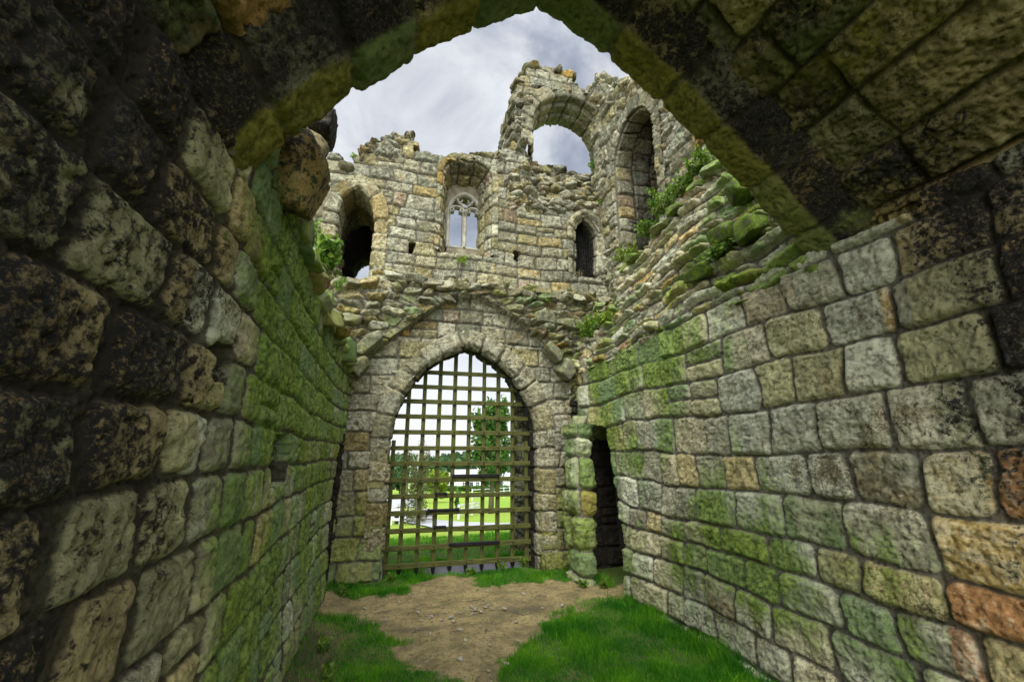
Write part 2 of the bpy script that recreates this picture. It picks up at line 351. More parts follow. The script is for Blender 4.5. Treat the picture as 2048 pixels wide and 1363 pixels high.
def stone_mat(name, pal=PAL, mossc=((0.014, 0.04, 0.003), (0.19, 0.30, 0.012)), crustc=(0.012, 0.011, 0.009), mort=(0.20, 0.18, 0.13), bs=1.0, lich=0.5, fleck=(0.20, 0.15, 0.055)):
    g = NG(name); P = g.pos()
    r = g.attr('sid', 0); br = g.attr('sid', 1); b3 = g.attr('sid', 2); edge = g.attr('msk', 0); moss = g.attr('msk', 1); crust = g.attr('msk', 2)
    n1 = g.noise(3.2, 6, 0.6); n2 = g.noise(14, 8, 0.70); n3 = g.noise(75, 5, 0.75); n5 = g.noise(30, 9, 0.74)
    strk = g.noise(1.0, 6, 0.6, g.map(P, (9, 9, 1.3)))
    col = g.ramp(r, pal, True)
    col = g.mix(g.step(n1, 0.52, 0.75), col, (0.27, 0.21, 0.09), 'MIX')
    k = g.ma('MULTIPLY_ADD', br, 0.75, 0.62)
    col = g.mix(1.0, col, g.ramp(k, [(0.0, (0, 0, 0)), (1.0, (1, 1, 1))]), 'MULTIPLY')
    col = g.mix(1.0, col, g.ramp(n2, [(0.25, (0.35, 0.34, 0.31)), (0.5, (0.95, 0.95, 0.95)), (0.70, (1.6, 1.56, 1.45))]), 'MULTIPLY')
    col = g.mix(1.0, col, g.ramp(n5, [(0.28, (0.30, 0.29, 0.27)), (0.47, (0.95, 0.95, 0.95)), (0.68, (1.55, 1.53, 1.45))]), 'MULTIPLY')
    bv = g.n('ShaderNodeVectorMath'); bv.operation = 'MULTIPLY_ADD'; g.l(g.attr('sid'), bv.inputs[0]); bv.inputs[1].default_value = (23, 23, 23); g.l(P, bv.inputs[2])
    bed = g.noise(1.0, 5, 0.65, g.map(bv.outputs[0], (2.5, 2.5, 30)), 0.6)
    col = g.mix(g.step(b3, 0.35, 0.75), col, g.mix(1.0, col, g.ramp(bed, [(0.3, (0.50, 0.47, 0.42)), (0.5, (1, 1, 1)), (0.68, (1.35, 1.3, 1.2))]), 'MULTIPLY'))
    # pale lichen spots
    lm = g.ma('MULTIPLY', g.step(g.ma('ADD', g.ma('MULTIPLY_ADD', n2, 0.6, g.ma('MULTIPLY', n5, 0.4)), g.ma('MULTIPLY', b3, 0.14)), 0.57, 0.66), lich)
    col = g.mix(lm, col, (0.50, 0.50, 0.36))
    # black weathering crust, also carrying painted recess shade, broken up into flecks
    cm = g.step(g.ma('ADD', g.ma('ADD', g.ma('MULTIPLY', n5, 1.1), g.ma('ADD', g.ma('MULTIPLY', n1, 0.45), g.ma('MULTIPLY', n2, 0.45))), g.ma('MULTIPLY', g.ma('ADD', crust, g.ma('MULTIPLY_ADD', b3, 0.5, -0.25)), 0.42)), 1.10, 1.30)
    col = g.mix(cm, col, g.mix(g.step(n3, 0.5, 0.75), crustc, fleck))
    # dark pitting
    col = g.mix(g.ma('MULTIPLY', g.step(g.ma('ADD', n3, g.ma('MULTIPLY_ADD', n1, 0.5, g.ma('MULTIPLY_ADD', br, 0.16, -0.33))), 0.58, 0.68), 0.7), col, (0.035, 0.032, 0.022))
    # mortar and soil in the joints, black where crust or painted shade is strong
    mm = g.ma('SUBTRACT', 1.0, g.step(edge, 0.28, 0.75))
    mc = g.mix(g.step(crust, 0.0, 0.8), g.mix(n2, tuple(c * 0.2 for c in mort), tuple(c * 0.75 for c in mort)), (0.025, 0.021, 0.013))
    col = g.mix(g.ma('MULTIPLY', mm, 0.85), col, mc)
    # algae and moss
    mo = g.step(g.ma('ADD', g.ma('ADD', g.ma('MULTIPLY', moss, 0.62), g.ma('MULTIPLY', strk, 0.35)), g.ma('ADD', g.ma('MULTIPLY', n2, 0.20), g.ma('ADD', g.ma('MULTIPLY', n5, 0.30), g.ma('ADD', g.ma('MULTIPLY', b3, 0.12), g.ma('MULTIPLY', mm, -0.22))))), 0.70, 0.90)
    mcol = g.mix(g.step(g.ma('MULTIPLY_ADD', n5, 0.6, g.ma('MULTIPLY', n2, 0.4)), 0.36, 0.62), mossc[0], mossc[1])
    mcol = g.mix(g.ma('MULTIPLY', g.step(b3, 0.68, 0.95), 0.7), mcol, g.mix(n5, (0.04, 0.11, 0.035), (0.17, 0.26, 0.10)))
    col = g.mix(g.ma('MULTIPLY', mo, 0.85), col, mcol)
    hh = g.ma('ADD', g.ma('ADD', g.ma('MULTIPLY', n2, 0.9), g.ma('MULTIPLY', n5, 0.6)), g.ma('MULTIPLY', n3, 0.25))
    hh = g.ma('ADD', hh, g.ma('MULTIPLY', bed, 0.35))
    nr = g.bump(hh, 0.8 * bs, 0.024)
    return g.done(col, 0.9, nr)
M_pass = stone_mat('passage_sandstone')
M_mossy = stone_mat('mossy_passage_sandstone', lich=0.22, mort=(0.075, 0.065, 0.035), fleck=(0.30, 0.20, 0.06))
M_front = stone_mat('weathered_grey_sandstone', mossc=((0.07, 0.09, 0.012), (0.22, 0.23, 0.04)), lich=0.4,
    pal=[(0.0, (0.209, 0.200, 0.125)), (0.16, (0.246, 0.231, 0.143)), (0.32, (0.178, 0.178, 0.115)), (0.46, (0.277, 0.269, 0.183)), (0.60, (0.239, 0.209, 0.097)),
       (0.74, (0.203, 0.196, 0.115)), (0.86, (0.258, 0.203, 0.080)), (0.94, (0.222, 0.165, 0.097)), (0.975, (0.284, 0.190, 0.046))])
M_vault = stone_mat('dark_vault_sandstone', mossc=((0.06, 0.065, 0.006), (0.24, 0.22, 0.02)),
    pal=[(0.0, (0.22, 0.20, 0.09)), (0.3, (0.31, 0.26, 0.10)), (0.55, (0.18, 0.17, 0.10)), (0.75, (0.34, 0.26, 0.09)), (0.92, (0.34, 0.20, 0.06))], mort=(0.30, 0.27, 0.13), lich=0.2)  # dark palette for the vault and chamber stone

def plain(name, c1, c2, scale=8, rough=0.8, bump=0.0, metal=0.0, det=5, stretch=None):
    g = NG(name); v = g.pos()
    if stretch: v = g.map(v, stretch)
    n = g.noise(scale, det, 0.6, v); g.bsdf.inputs['Metallic'].default_value = metal
    nr = g.bump(g.noise(scale * 3, 5, 0.65, v), bump, 0.01) if bump else None
    return g.done(g.mix(g.step(n, 0.3, 0.7), c1, c2), rough, nr)
M_wood = plain('weathered_oak', (0.038, 0.042, 0.010), (0.115, 0.115, 0.024), 6, 0.75, 0.5, 0, 6, (12, 12, 1.2))
M_woodh = plain('weathered_oak_rail', (0.038, 0.042, 0.010), (0.115, 0.115, 0.024), 6, 0.75, 0.5, 0, 6, (1.2, 12, 12))
M_iron = plain('black_iron', (0.012, 0.012, 0.013), (0.03, 0.028, 0.027), 30, 0.5, 0.3, 0.6)
M_white = plain('white_paint', (0.60, 0.60, 0.58), (0.70, 0.70, 0.68), 3, 0.7)
M_slate = plain('grey_slate', (0.26, 0.27, 0.29), (0.40, 0.41, 0.43), 2, 0.7)
M_pane = plain('dark_window_pane', (0.03, 0.035, 0.045), (0.07, 0.08, 0.09), 1, 0.15)
M_bark = plain('bark', (0.07, 0.055, 0.04), (0.16, 0.13, 0.09), 9, 0.9, 0.6, 0, 6, (5, 5, 1))
M_birch = plain('birch_bark', (0.16, 0.15, 0.13), (0.5, 0.48, 0.43), 6, 0.8, 0.3, 0, 4, (1, 1, 6))
M_pebble = plain('pebble_stone', (0.20, 0.17, 0.11), (0.42, 0.38, 0.28), 22, 0.85, 0.3)
M_road = plain('asphalt', (0.30, 0.30, 0.31), (0.40, 0.40, 0.41), 3, 0.9)
M_lead = plain('pale_metal', (0.55, 0.56, 0.55), (0.68, 0.68, 0.67), 5, 0.5)
M_bin = plain('black_plastic', (0.02, 0.02, 0.022), (0.04, 0.04, 0.045), 5, 0.6)
M_dry = plain('dry_stone', (0.34, 0.32, 0.28), (0.6, 0.58, 0.53), 5, 0.9, 0.8)
M_void = plain('void_shade_stone', (0.02, 0.018, 0.014), (0.05, 0.045, 0.035), 5, 0.95, 0.6)  # near-black stone: the depth shade of recesses is put into this colour
def leaf_mat(name, c1, c2, trans=0.35):
    g = NG(name); at = g.attr('tone', 0)
    col = g.mix(at, c1, c2)
    g.bsdf.inputs['Roughness'].default_value = 0.6
    tr = g.n('ShaderNodeBsdfTranslucent'); g.put(tr.inputs[0], col); mx = g.n('ShaderNodeMixShader'); mx.inputs[0].default_value = trans
    g.l(g.bsdf.outputs[0], mx.inputs[1]); g.l(tr.outputs[0], mx.inputs[2]); g.l(mx.outputs[0], g.out.inputs[0])
    return g.done(col)
M_grass = leaf_mat('grass_blades', (0.03, 0.19, 0.008), (0.20, 0.46, 0.015), 0.5)
M_fern = leaf_mat('wall_plant_leaves', (0.05, 0.14, 0.015), (0.20, 0.30, 0.03))
M_leafd = leaf_mat('dark_green_leaves', (0.025, 0.075, 0.012), (0.09, 0.19, 0.02))
M_leafy = leaf_mat('yellow_green_leaves', (0.10, 0.17, 0.012), (0.26, 0.34, 0.03))
M_leafw = leaf_mat('far_wood_leaves', (0.02, 0.06, 0.02), (0.075, 0.14, 0.04))
M_leafb = leaf_mat('birch_leaves', (0.05, 0.08, 0.02), (0.14, 0.19, 0.04))

# ------------------------------------------------------------------ tagging
def tag(o, label, cat, group=None, kind=None):
    if label: o['label'] = label
    if cat: o['category'] = cat
    if group: o['group'] = group
    if kind: o['kind'] = kind
    return o
def empty(name, loc=(0, 0, 0)):
    o = bpy.data.objects.new(name, None); COL.objects.link(o); o.location = loc; return o
def mesh_obj(name, verts, faces, mat, parent=None, smooth=False):
    me = bpy.data.meshes.new(name); me.from_pydata([tuple(map(float, v)) for v in verts], [], [tuple(map(int, f)) for f in faces]); me.update()
    me.materials.append(mat)
    if smooth: me.polygons.foreach_set('use_smooth', [True] * len(me.polygons))
    o = bpy.data.objects.new(name, me); COL.objects.link(o)
    if parent: o.parent = parent
    return o
class MB:
    def __init__(s): s.v = []; s.f = []
    def box(s, c, d, rot=None, bev=0.0):
        bm = bmesh.new(); bmesh.ops.create_cube(bm, size=1.0)
        for v in bm.verts: v.co = Vector((v.co.x * d[0], v.co.y * d[1], v.co.z * d[2]))
        if bev: bmesh.ops.bevel(bm, geom=bm.edges[:], offset=bev, segments=1, affect='EDGES')
        if rot is not None: bm.transform(Matrix.Rotation(rot[2], 4, 'Z') @ Matrix.Rotation(rot[1], 4, 'Y') @ Matrix.Rotation(rot[0], 4, 'X'))
        bm.verts.index_update(); b = len(s.v)
        s.v += [tuple(v.co + Vector(c)) for v in bm.verts]; s.f += [[b + v.index for v in f.verts] for f in bm.faces]; bm.free(); return s
    def tube(s, pts, radii, seg=7):
        b = len(s.v); n = len(pts); pts = [Vector(p) for p in pts]
        for i, p in enumerate(pts):
            t = (pts[min(i + 1, n - 1)] - pts[max(i - 1, 0)]).normalized()
            a = t.cross(Vector((0.31, 0.9, 0.2))).normalized(); c = t.cross(a)
            for k in range(seg):
                q = 2 * math.pi * k / seg; s.v.append(tuple(p + (a * math.cos(q) + c * math.sin(q)) * radii[i]))
        for i in range(n - 1):
            for k in range(seg): s.f.append([b + i * seg + k, b + i * seg + (k + 1) % seg, b + (i + 1) * seg + (k + 1) % seg, b + (i + 1) * seg + k])
        s.f.append([b + k for k in range(seg)][::-1]); s.f.append([b + (n - 1) * seg + k for k in range(seg)]); return s
    def poly(s, pts, faces):
        b = len(s.v); s.v += [tuple(p) for p in pts]; s.f += [[b + i for i in f] for f in faces]; return s
    def make(s, name, mat, parent=None, smooth=False): return mesh_obj(name, s.v, s.f, mat, parent, smooth)
def leaves(name, C, size, mat, parent=None, seed=0, up=0.3, elong=1.6, dirs=None):
    """one mesh of folded leaf faces at the points C (n,3)"""
    rs = np.random.RandomState(seed); n = len(C); size = np.broadcast_to(np.asarray(size, float), (n,)) * rs.uniform(0.6, 1.3, n)
    a = rs.normal(0, 1, (n, 3)) if dirs is None else dirs + rs.normal(0, 0.35, (n, 3))
    a /= np.linalg.norm(a, axis=1, keepdims=True)
    b = np.cross(a, rs.normal(0, 1, (n, 3)) + np.array([0, 0, up])); b /= np.linalg.norm(b, axis=1, keepdims=True) + 1e-9
    c = np.cross(a, b); L = size[:, None] * a * elong / 2; Wd = size[:, None] * b / 2; H = size[:, None] * c * 0.18
    V = np.stack([C - L, C + Wd + H, C + L, C - Wd + H], 1).reshape(-1, 3)
    F = np.arange(n * 4).reshape(n, 4); F = np.stack([F[:, 0], F[:, 1], F[:, 2], F[:, 3]], -1)
    me = bpy.data.meshes.new(name); me.vertices.add(len(V)); me.vertices.foreach_set('co', V.astype(np.float32).ravel())
    T = np.concatenate([F[:, [0, 1, 2]], F[:, [0, 2, 3]]]); nf = len(T)
    me.loops.add(nf * 3); me.polygons.add(nf); me.loops.foreach_set('vertex_index', T.astype(np.int32).ravel()); me.polygons.foreach_set('loop_start', np.arange(0, nf * 3, 3, dtype=np.int32))
    me.update(calc_edges=True)
    tn = np.repeat(rs.uniform(0, 1, n), 4); at = me.attributes.new('tone', 'FLOAT_COLOR', 'POINT')
    at.data.foreach_set('color', np.stack([tn, tn, tn, np.ones_like(tn)], -1).astype(np.float32).ravel())
    me.materials.append(mat); o = bpy.data.objects.new(name, me); COL.objects.link(o)
    if parent: o.parent = parent
    return o

# ================================================================== THE RUIN
XL, XR, YF = -0.65, 2.75, 6.45
# ---------------------------------------------------------------- terrain height
def zt(x, y):
    x = np.asarray(x, float); y = np.asarray(y, float)
    k = np.array([-50, 8.2, 14, 30, 60, 125, 170, 260, 420, 900]); z = np.array([0, 0, -0.75, -2.1, -4.3, -8.2, -9.0, -9.0, -9.0, -9.0])
    return np.interp(y, k, z)
# ---------------------------------------------------------------- left passage wall
def left_wall():
    B = Build()
    Y = steps((-0.5, 0.3, 0.05), (0.3, 1.9, 0.0085), (1.9, 3.6, 0.011), (3.6, 6.45, 0.016)); Z = steps((-0.15, 3.42, 0.0105))
    U, V = grid(Y, Z)
    P = np.stack([np.full_like(U, XL), U, V], -1)
    P[..., 0] += 0.05 * sstep(0.7, 0.0, V) * sstep(2, 4.5, U) + 0.03 * np.sin(U * 1.1)
    bd = [-0.25, 0.05, 0.30, 0.53, 0.80, 1.05, 1.30, 1.52, 1.72, 1.93, 2.15, 2.36, 2.60, 2.86, 3.1, 3.35, 3.6]
    lay = coursed(U, V, 3, bd, 0.20, 0.39, wob=0.04, gap=0.016, gapx=0.055, split=0.06, rr=(0.02, 0.045))
    top = np.interp(U, [-4, 1.70, 1.78, 2.3, 2.7, 3.0, 3.5, 4.6, 5.5, 6.5], [2.64, 2.64, 3.15, 3.2, 3.12, 2.98, 2.92, 2.84, 2.8, 2.72])
    top = top + 0.10 * (_h(np.floor(U * 3.1), np.floor(U * 0), 4) - 0.5) * (U > 2.3) + 0.03 * perlin(U * 12, U * 0, 5)
    hole = in_poly(U, V, [(5.74, -0.3), (5.78, 0.9), (5.88, 1.55), (6.04, 1.76), (6.30, 1.66), (6.36, 0.8), (6.37, -0.3)])
    sock = in_poly(U, V, [(2.80, 1.40), (2.84, 1.70), (3.24, 1.72), (3.30, 1.42)]) | in_poly(U, V, [(1.64, 1.84), (1.68, 2.0), (1.88, 2.0), (1.9, 1.85)])
    sn = perlin(U * 9, V * 9, 61) * 0.5 + 0.5
    D = np.zeros(P.shape); D[..., 0] = -0.26 * sock * (0.7 + 0.5 * sn)
    mask = (V < top) & ~hole
    moss = 0.46 + 0.65 * np.exp(-((U - 3.0) / 1.2) ** 2 - ((V - 2.3) / 0.75) ** 2) + 0.55 * np.exp(-((U - 2.75) / 0.6) ** 2 - ((V - 0.6) / 0.55) ** 2) + 0.2 * sstep(3, 5, U)
    moss = moss * sstep(1.15, 2.2, U) + 0.25 * perlin(U * 1.7, V * 1.7, 15)
    crust = 0.95 * sstep(2.3, 0.9, U + 0.25 * perlin(U * 2, V * 2, 66)) - 0.15  # black weathering near the vault, plus near-end dimness put into the colour
    dk = ((U > 6.2) & (V < 1.85)) | sock; crust = crust + 1.6 * dk; moss = moss * np.where(dk, 0.15, 1)  # shade inside slot and sockets painted as black stone, moss thinned
    def tint(r, sid): return np.where(sstep(2.0, 1.3, U) > rnd(sid, 45), 0.62 + 0.22 * rnd(sid, 46), np.where(r > 0.84, r * 0.6, r))
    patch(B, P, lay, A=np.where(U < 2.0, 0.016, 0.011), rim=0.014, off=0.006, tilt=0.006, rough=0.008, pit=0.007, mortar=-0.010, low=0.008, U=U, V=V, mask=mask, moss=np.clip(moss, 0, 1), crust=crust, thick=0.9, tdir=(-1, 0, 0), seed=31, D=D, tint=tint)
    # broken stones along the rim
    rs = np.random.RandomState(5)
    for y in np.arange(2.5, 6.3, 0.23):
        t = np.interp(y, [2.5, 3.0, 3.5, 4.6, 6.5], [3.08, 2.95, 2.9, 2.82, 2.72])
        rock(B, (XL - 0.05 + rs.uniform(-0.06, 0.05), y + rs.uniform(-0.05, 0.05), t + rs.uniform(-0.06, 0.05)), (rs.uniform(0.2, 0.32), rs.uniform(0.2, 0.34), rs.uniform(0.12, 0.22)), int(900 + y * 100), moss=0.55, crust=0.2)
    for px, py, Yv, sz, cr in ((606, 488, 2.85, (0.26, 0.24, 0.26), 0.5), (655, 612, 4.15, (0.26, 0.3, 0.34), 0.35), (700, 700, 5.6, (0.3, 0.4, 0.3), 0.2), (640, 560, 3.7, (0.2, 0.25, 0.2), 0.2)):
        p = at_y(px, py, Yv); p[0] -= 0.06; rock(B, p, sz, int(px), moss=0.6, crust=cr)
    w = B.make('passage_wall', M_mossy); tag(w, 'mossy left hand passage wall of big sandstone blocks, black near the vault', 'stone wall')
    for px, py, Yv, sz, rot, nm, ms, cr, tone in ((586, 362, 2.28, (0.34, 0.42, 0.44), (0.15, 0.45, 0.1), 'springer_block', 0.35, 0.45, (0.87, 0.35, 0.5)), (633, 256, 2.5, (0.24, 0.26, 0.25), (0, 0.2, 0), 'corbel_stone', 0.2, 0.9, (0.1, 0.2, 0.2))):
        b = Build(); p = at_y(px, py, Yv); rock(b, p, sz, int(px) + 3, rot=rot, moss=ms, crust=cr, tone=tone); o = b.make(nm, M_pass, w)
    b = Build(); rock(b, (-0.78, 2.45, 3.22), (0.5, 0.5, 0.45), 77, moss=0.3, crust=0.5); b.make('vault_stub', M_pass, w)
    # back of the slot by the gate, its shade put into a near-black colour
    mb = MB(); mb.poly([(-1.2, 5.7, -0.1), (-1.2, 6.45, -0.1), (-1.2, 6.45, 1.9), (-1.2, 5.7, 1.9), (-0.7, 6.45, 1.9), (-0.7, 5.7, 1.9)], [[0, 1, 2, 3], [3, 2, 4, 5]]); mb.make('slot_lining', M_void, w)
    mb = MB(); q0 = Vector(at_x(262, 476, XL + 0.03)); h = [q0 + Vector((-0.04, 0.0, 0.006)), q0 + Vector((0, 0.002, 0.010)), q0 + Vector((0.004, 0.007, 0.006)), q0 + Vector((0.004, 0.008, -0.008)), q0 + Vector((0.002, 0.003, -0.012)), q0 + Vector((0.0, 0.0, -0.010))]
    mb.tube(h, [0.0014] * 6, 6); mb.make('wire_hook', M_lead, w, True)
    return w
# ---------------------------------------------------------------- right passage wall
def right_wall():
    B = Build()
    Y = steps((-0.5, 0.8, 0.05), (0.8, 2.6, 0.0095), (2.6, 4.0, 0.012), (4.0, 6.5, 0.016)); Z = steps((-0.15, 3.02, 0.0105))
    U, V = grid(Y, Z)
    P = np.stack([np.full_like(U, XR), U, V], -1)
    P[..., 0] += -0.06 * sstep(0.9, 0.0, V) * sstep(2.0, 4.0, U) + 0.04 * np.sin(U * 1.3 + 0.5) - 0.05 * np.exp(-((U - 4.9) / 0.5) ** 2) * sstep(1.6, 0.3, V)
    bd = [-0.3, 0.06, 0.30, 0.56, 0.79, 1.0, 1.30, 1.60, 1.93, 2.25, 2.57, 2.88, 3.2]
    lay = coursed(U, V, 12, bd, 0.27, 0.50, wob=0.07, gap=0.015, gapx=0.020, split=0.04, rr=(0.015, 0.055))
    hole = in_poly(U, V, [side(1203, 852, XR), side(1215, 905, XR), side(1226, 960, XR), side(1240, 1020, XR), side(1253, 1080, XR), side(1262, 1150, XR), (5.0, -0.3), (6.55, -0.3), (6.55, 1.5), (6.3, 1.9), (5.9, 2.0)])
    top = 2.96 - 0.03 * np.clip(U - 2, 0, 5) + 0.05 * perlin(U * 5, U * 0, 9)
    mask = (V < np.where(U < 1.5, 3.02, np.where(U < 2.12, 2.93, top))) & ~hole
    moss = 0.34 + 0.45 * np.exp(-((U - 4.2) / 1.1) ** 2 - ((V - 2.6) / 0.55) ** 2) + 0.40 * np.exp(-((U - 3.0) / 1.0) ** 2 - ((V - 0.8) / 0.5) ** 2) + 0.22 * sstep(4.2, 5.4, U)
    moss = moss - 0.38 * np.exp(-((U - 2.3) / 0.55) ** 2 - ((V - 2.1) / 0.6) ** 2) + 0.22 * perlin(U * 1.9, V * 1.6, 22)
    moss = moss * (0.25 + 0.75 * sstep(1.2, 1.9, U))
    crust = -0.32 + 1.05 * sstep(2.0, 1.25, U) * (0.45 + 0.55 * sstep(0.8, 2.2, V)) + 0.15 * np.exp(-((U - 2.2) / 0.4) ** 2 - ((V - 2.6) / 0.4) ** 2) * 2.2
    yy = U
    def tint(r, sid):
        near = sstep(2.0, 1.5, yy); return np.where(near * rnd(sid, 44) > 0.25, 0.60 + 0.40 * rnd(sid, 45), np.where(r > 0.84, r * 0.6, r))
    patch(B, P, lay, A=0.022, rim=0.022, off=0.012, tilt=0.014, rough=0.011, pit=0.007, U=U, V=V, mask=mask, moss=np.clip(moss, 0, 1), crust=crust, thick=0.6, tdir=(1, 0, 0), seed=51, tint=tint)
    # haunch of the lost vault: thin broken slabs, stepping back
    Y = steps((2.08, 4.0, 0.012), (4.0, 6.6, 0.016)); Z = steps((2.80, 4.62, 0.012)); U, V = grid(Y, Z)
    P = np.stack([2.76 + 0.16 * np.clip(V - 2.95, 0, 9) + 0.22 * sstep(3.35, 3.5, V) * sstep(5.0, 5.6, U), U, V], -1)
    la = coursed(U, V + 0.05 * (U - 2), 23, np.cumsum(np.concatenate([[2.5], np.random.RandomState(4).uniform(0.06, 0.14, 28)])), 0.2, 0.55, wob=0.12, gap=0.022, split=0.2, rr=(0.02, 0.05), skew=0.5)
    lb = rubble(U, V, 29, 0.26, 0.12)
    lay = mixlay(la, lb, (perlin(U * 1.5, V * 1.5, 8) > 0.45) | (U > 5.9))
    top = np.interp(U, [2.0, 2.6, 3.2, 4.1, 5.0, 5.6, 6.6], [4.5, 4.45, 4.42, 4.22, 4.12, 3.9, 3.6]) + 0.09 * perlin(U * 5, U * 0, 3) + 0.07 * (_h(np.floor(U * 4.2), np.floor(U * 0), 8) - 0.5)
    moss = 0.42 + 0.3 * perlin(U * 1.6, V * 2, 19) + 0.15 * sstep(3.6, 3.0, U)
    patch(B, P, lay, A=0.045, rim=0.03, off=0.055, tilt=0.03, rough=0.018, pit=0.008, U=U, V=V, mask=V < top, moss=np.clip(moss, 0, 1), crust=-0.05, thick=0.75, tdir=(1, 0, 0.1), seed=58)
    rs = np.random.RandomState(8)
    for y in np.arange(2.25, 6.4, 0.3):
        t = np.interp(y, [2.0, 2.6, 3.2, 4.1, 5.0, 5.6, 6.6], [4.5, 4.45, 4.4, 4.2, 4.1, 3.88, 3.56])
        rock(B, (2.98 + rs.uniform(-0.05, 0.2), y, t + rs.uniform(-0.08, 0.04)), (rs.uniform(0.2, 0.3), rs.uniform(0.2, 0.34), rs.uniform(0.06, 0.12)), int(1500 + y * 100), moss=0.6, crust=0.1, tone=(rs.uniform(0, 0.5), rs.uniform(0.1, 0.6), rs.uniform(0, 1)))
    for px, py, X, sz in ((1500, 455, 2.72, (0.24, 0.26, 0.2)), (1450, 470, 2.74, (0.2, 0.3, 0.16)), (1400, 545, 2.74, (0.2, 0.34, 0.14)), (1480, 380, 2.8, (0.22, 0.22, 0.2))):
        rock(B, at_x(px, py, X), sz, int(px + py), moss=0.5, crust=0.55, tone=(0.35, 0.1, 0.7))
    # the pier beside the gate recess: column of big green blocks
    w = B.make('passage_wall', M_pass); tag(w, 'right hand passage wall of rounded grey and ochre blocks with a broken overgrown top', 'stone wall')
    B = Build()
    def column(x0, x1, y0, y1, z1, seed, r=0.06, moss=0.6):
        per = [(x0, y1), (x0, y0), (x1, y0), (x1, y1)]; c = smooth_curve(resample(per, 0.014), 25)
        s = np.concatenate([[0], np.cumsum(np.hypot(*np.diff(c, axis=0).T))]); Zs = np.arange(-0.1, z1, 0.014); U, V = grid(s, Zs)
        P = np.stack([np.broadcast_to(c[:, None, 0], U.shape), np.broadcast_to(c[:, None, 1], U.shape), V], -1)
        lay = coursed(U, V, seed, np.cumsum(np.concatenate([[-0.3], np.random.RandomState(seed).uniform(0.26, 0.42, 12)])), 0.4, 0.7, wob=0.05, gap=0.015, rr=(0.04, 0.09))
        patch(B, P, lay, A=0.05, rim=0.07, off=0.025, tilt=0.02, rough=0.016, U=U, V=V, moss=moss, crust=-0.1, seed=seed, ref=np.array([(x0 + x1) / 2, y0 - 6, 1.0]))
        rock(B, ((x0 + x1) / 2, (y0 + y1) / 2, z1), (x1 - x0, y1 - y0, 0.2), seed, moss=moss)
    column(2.40, 2.63, 5.60, 5.98, 2.0, 61, moss=0.56)
    B.make('pier', M_pass, w)
    mb = MB(); mb.poly([(3.35, 4.9, -0.1), (3.35, 6.6, -0.1), (3.35, 6.6, 2.3), (3.35, 4.9, 2.3), (2.85, 6.6, 2.3), (2.85, 4.9, 2.3), (2.80, 6.6, -.1), (2.85, 6.5, 2.3), (3.35, 6.5, 2.3), (3.35, 6.5, -.1), (2.5, 6.5, 2.3), (2.5, 6.5, -.1)], [[0, 1, 2, 3], [3, 2, 4, 5], [8, 9, 11, 10]]); mb.make('recess_lining', M_void, w)  # lining sheets coloured near-black in place of recess shade
    return w
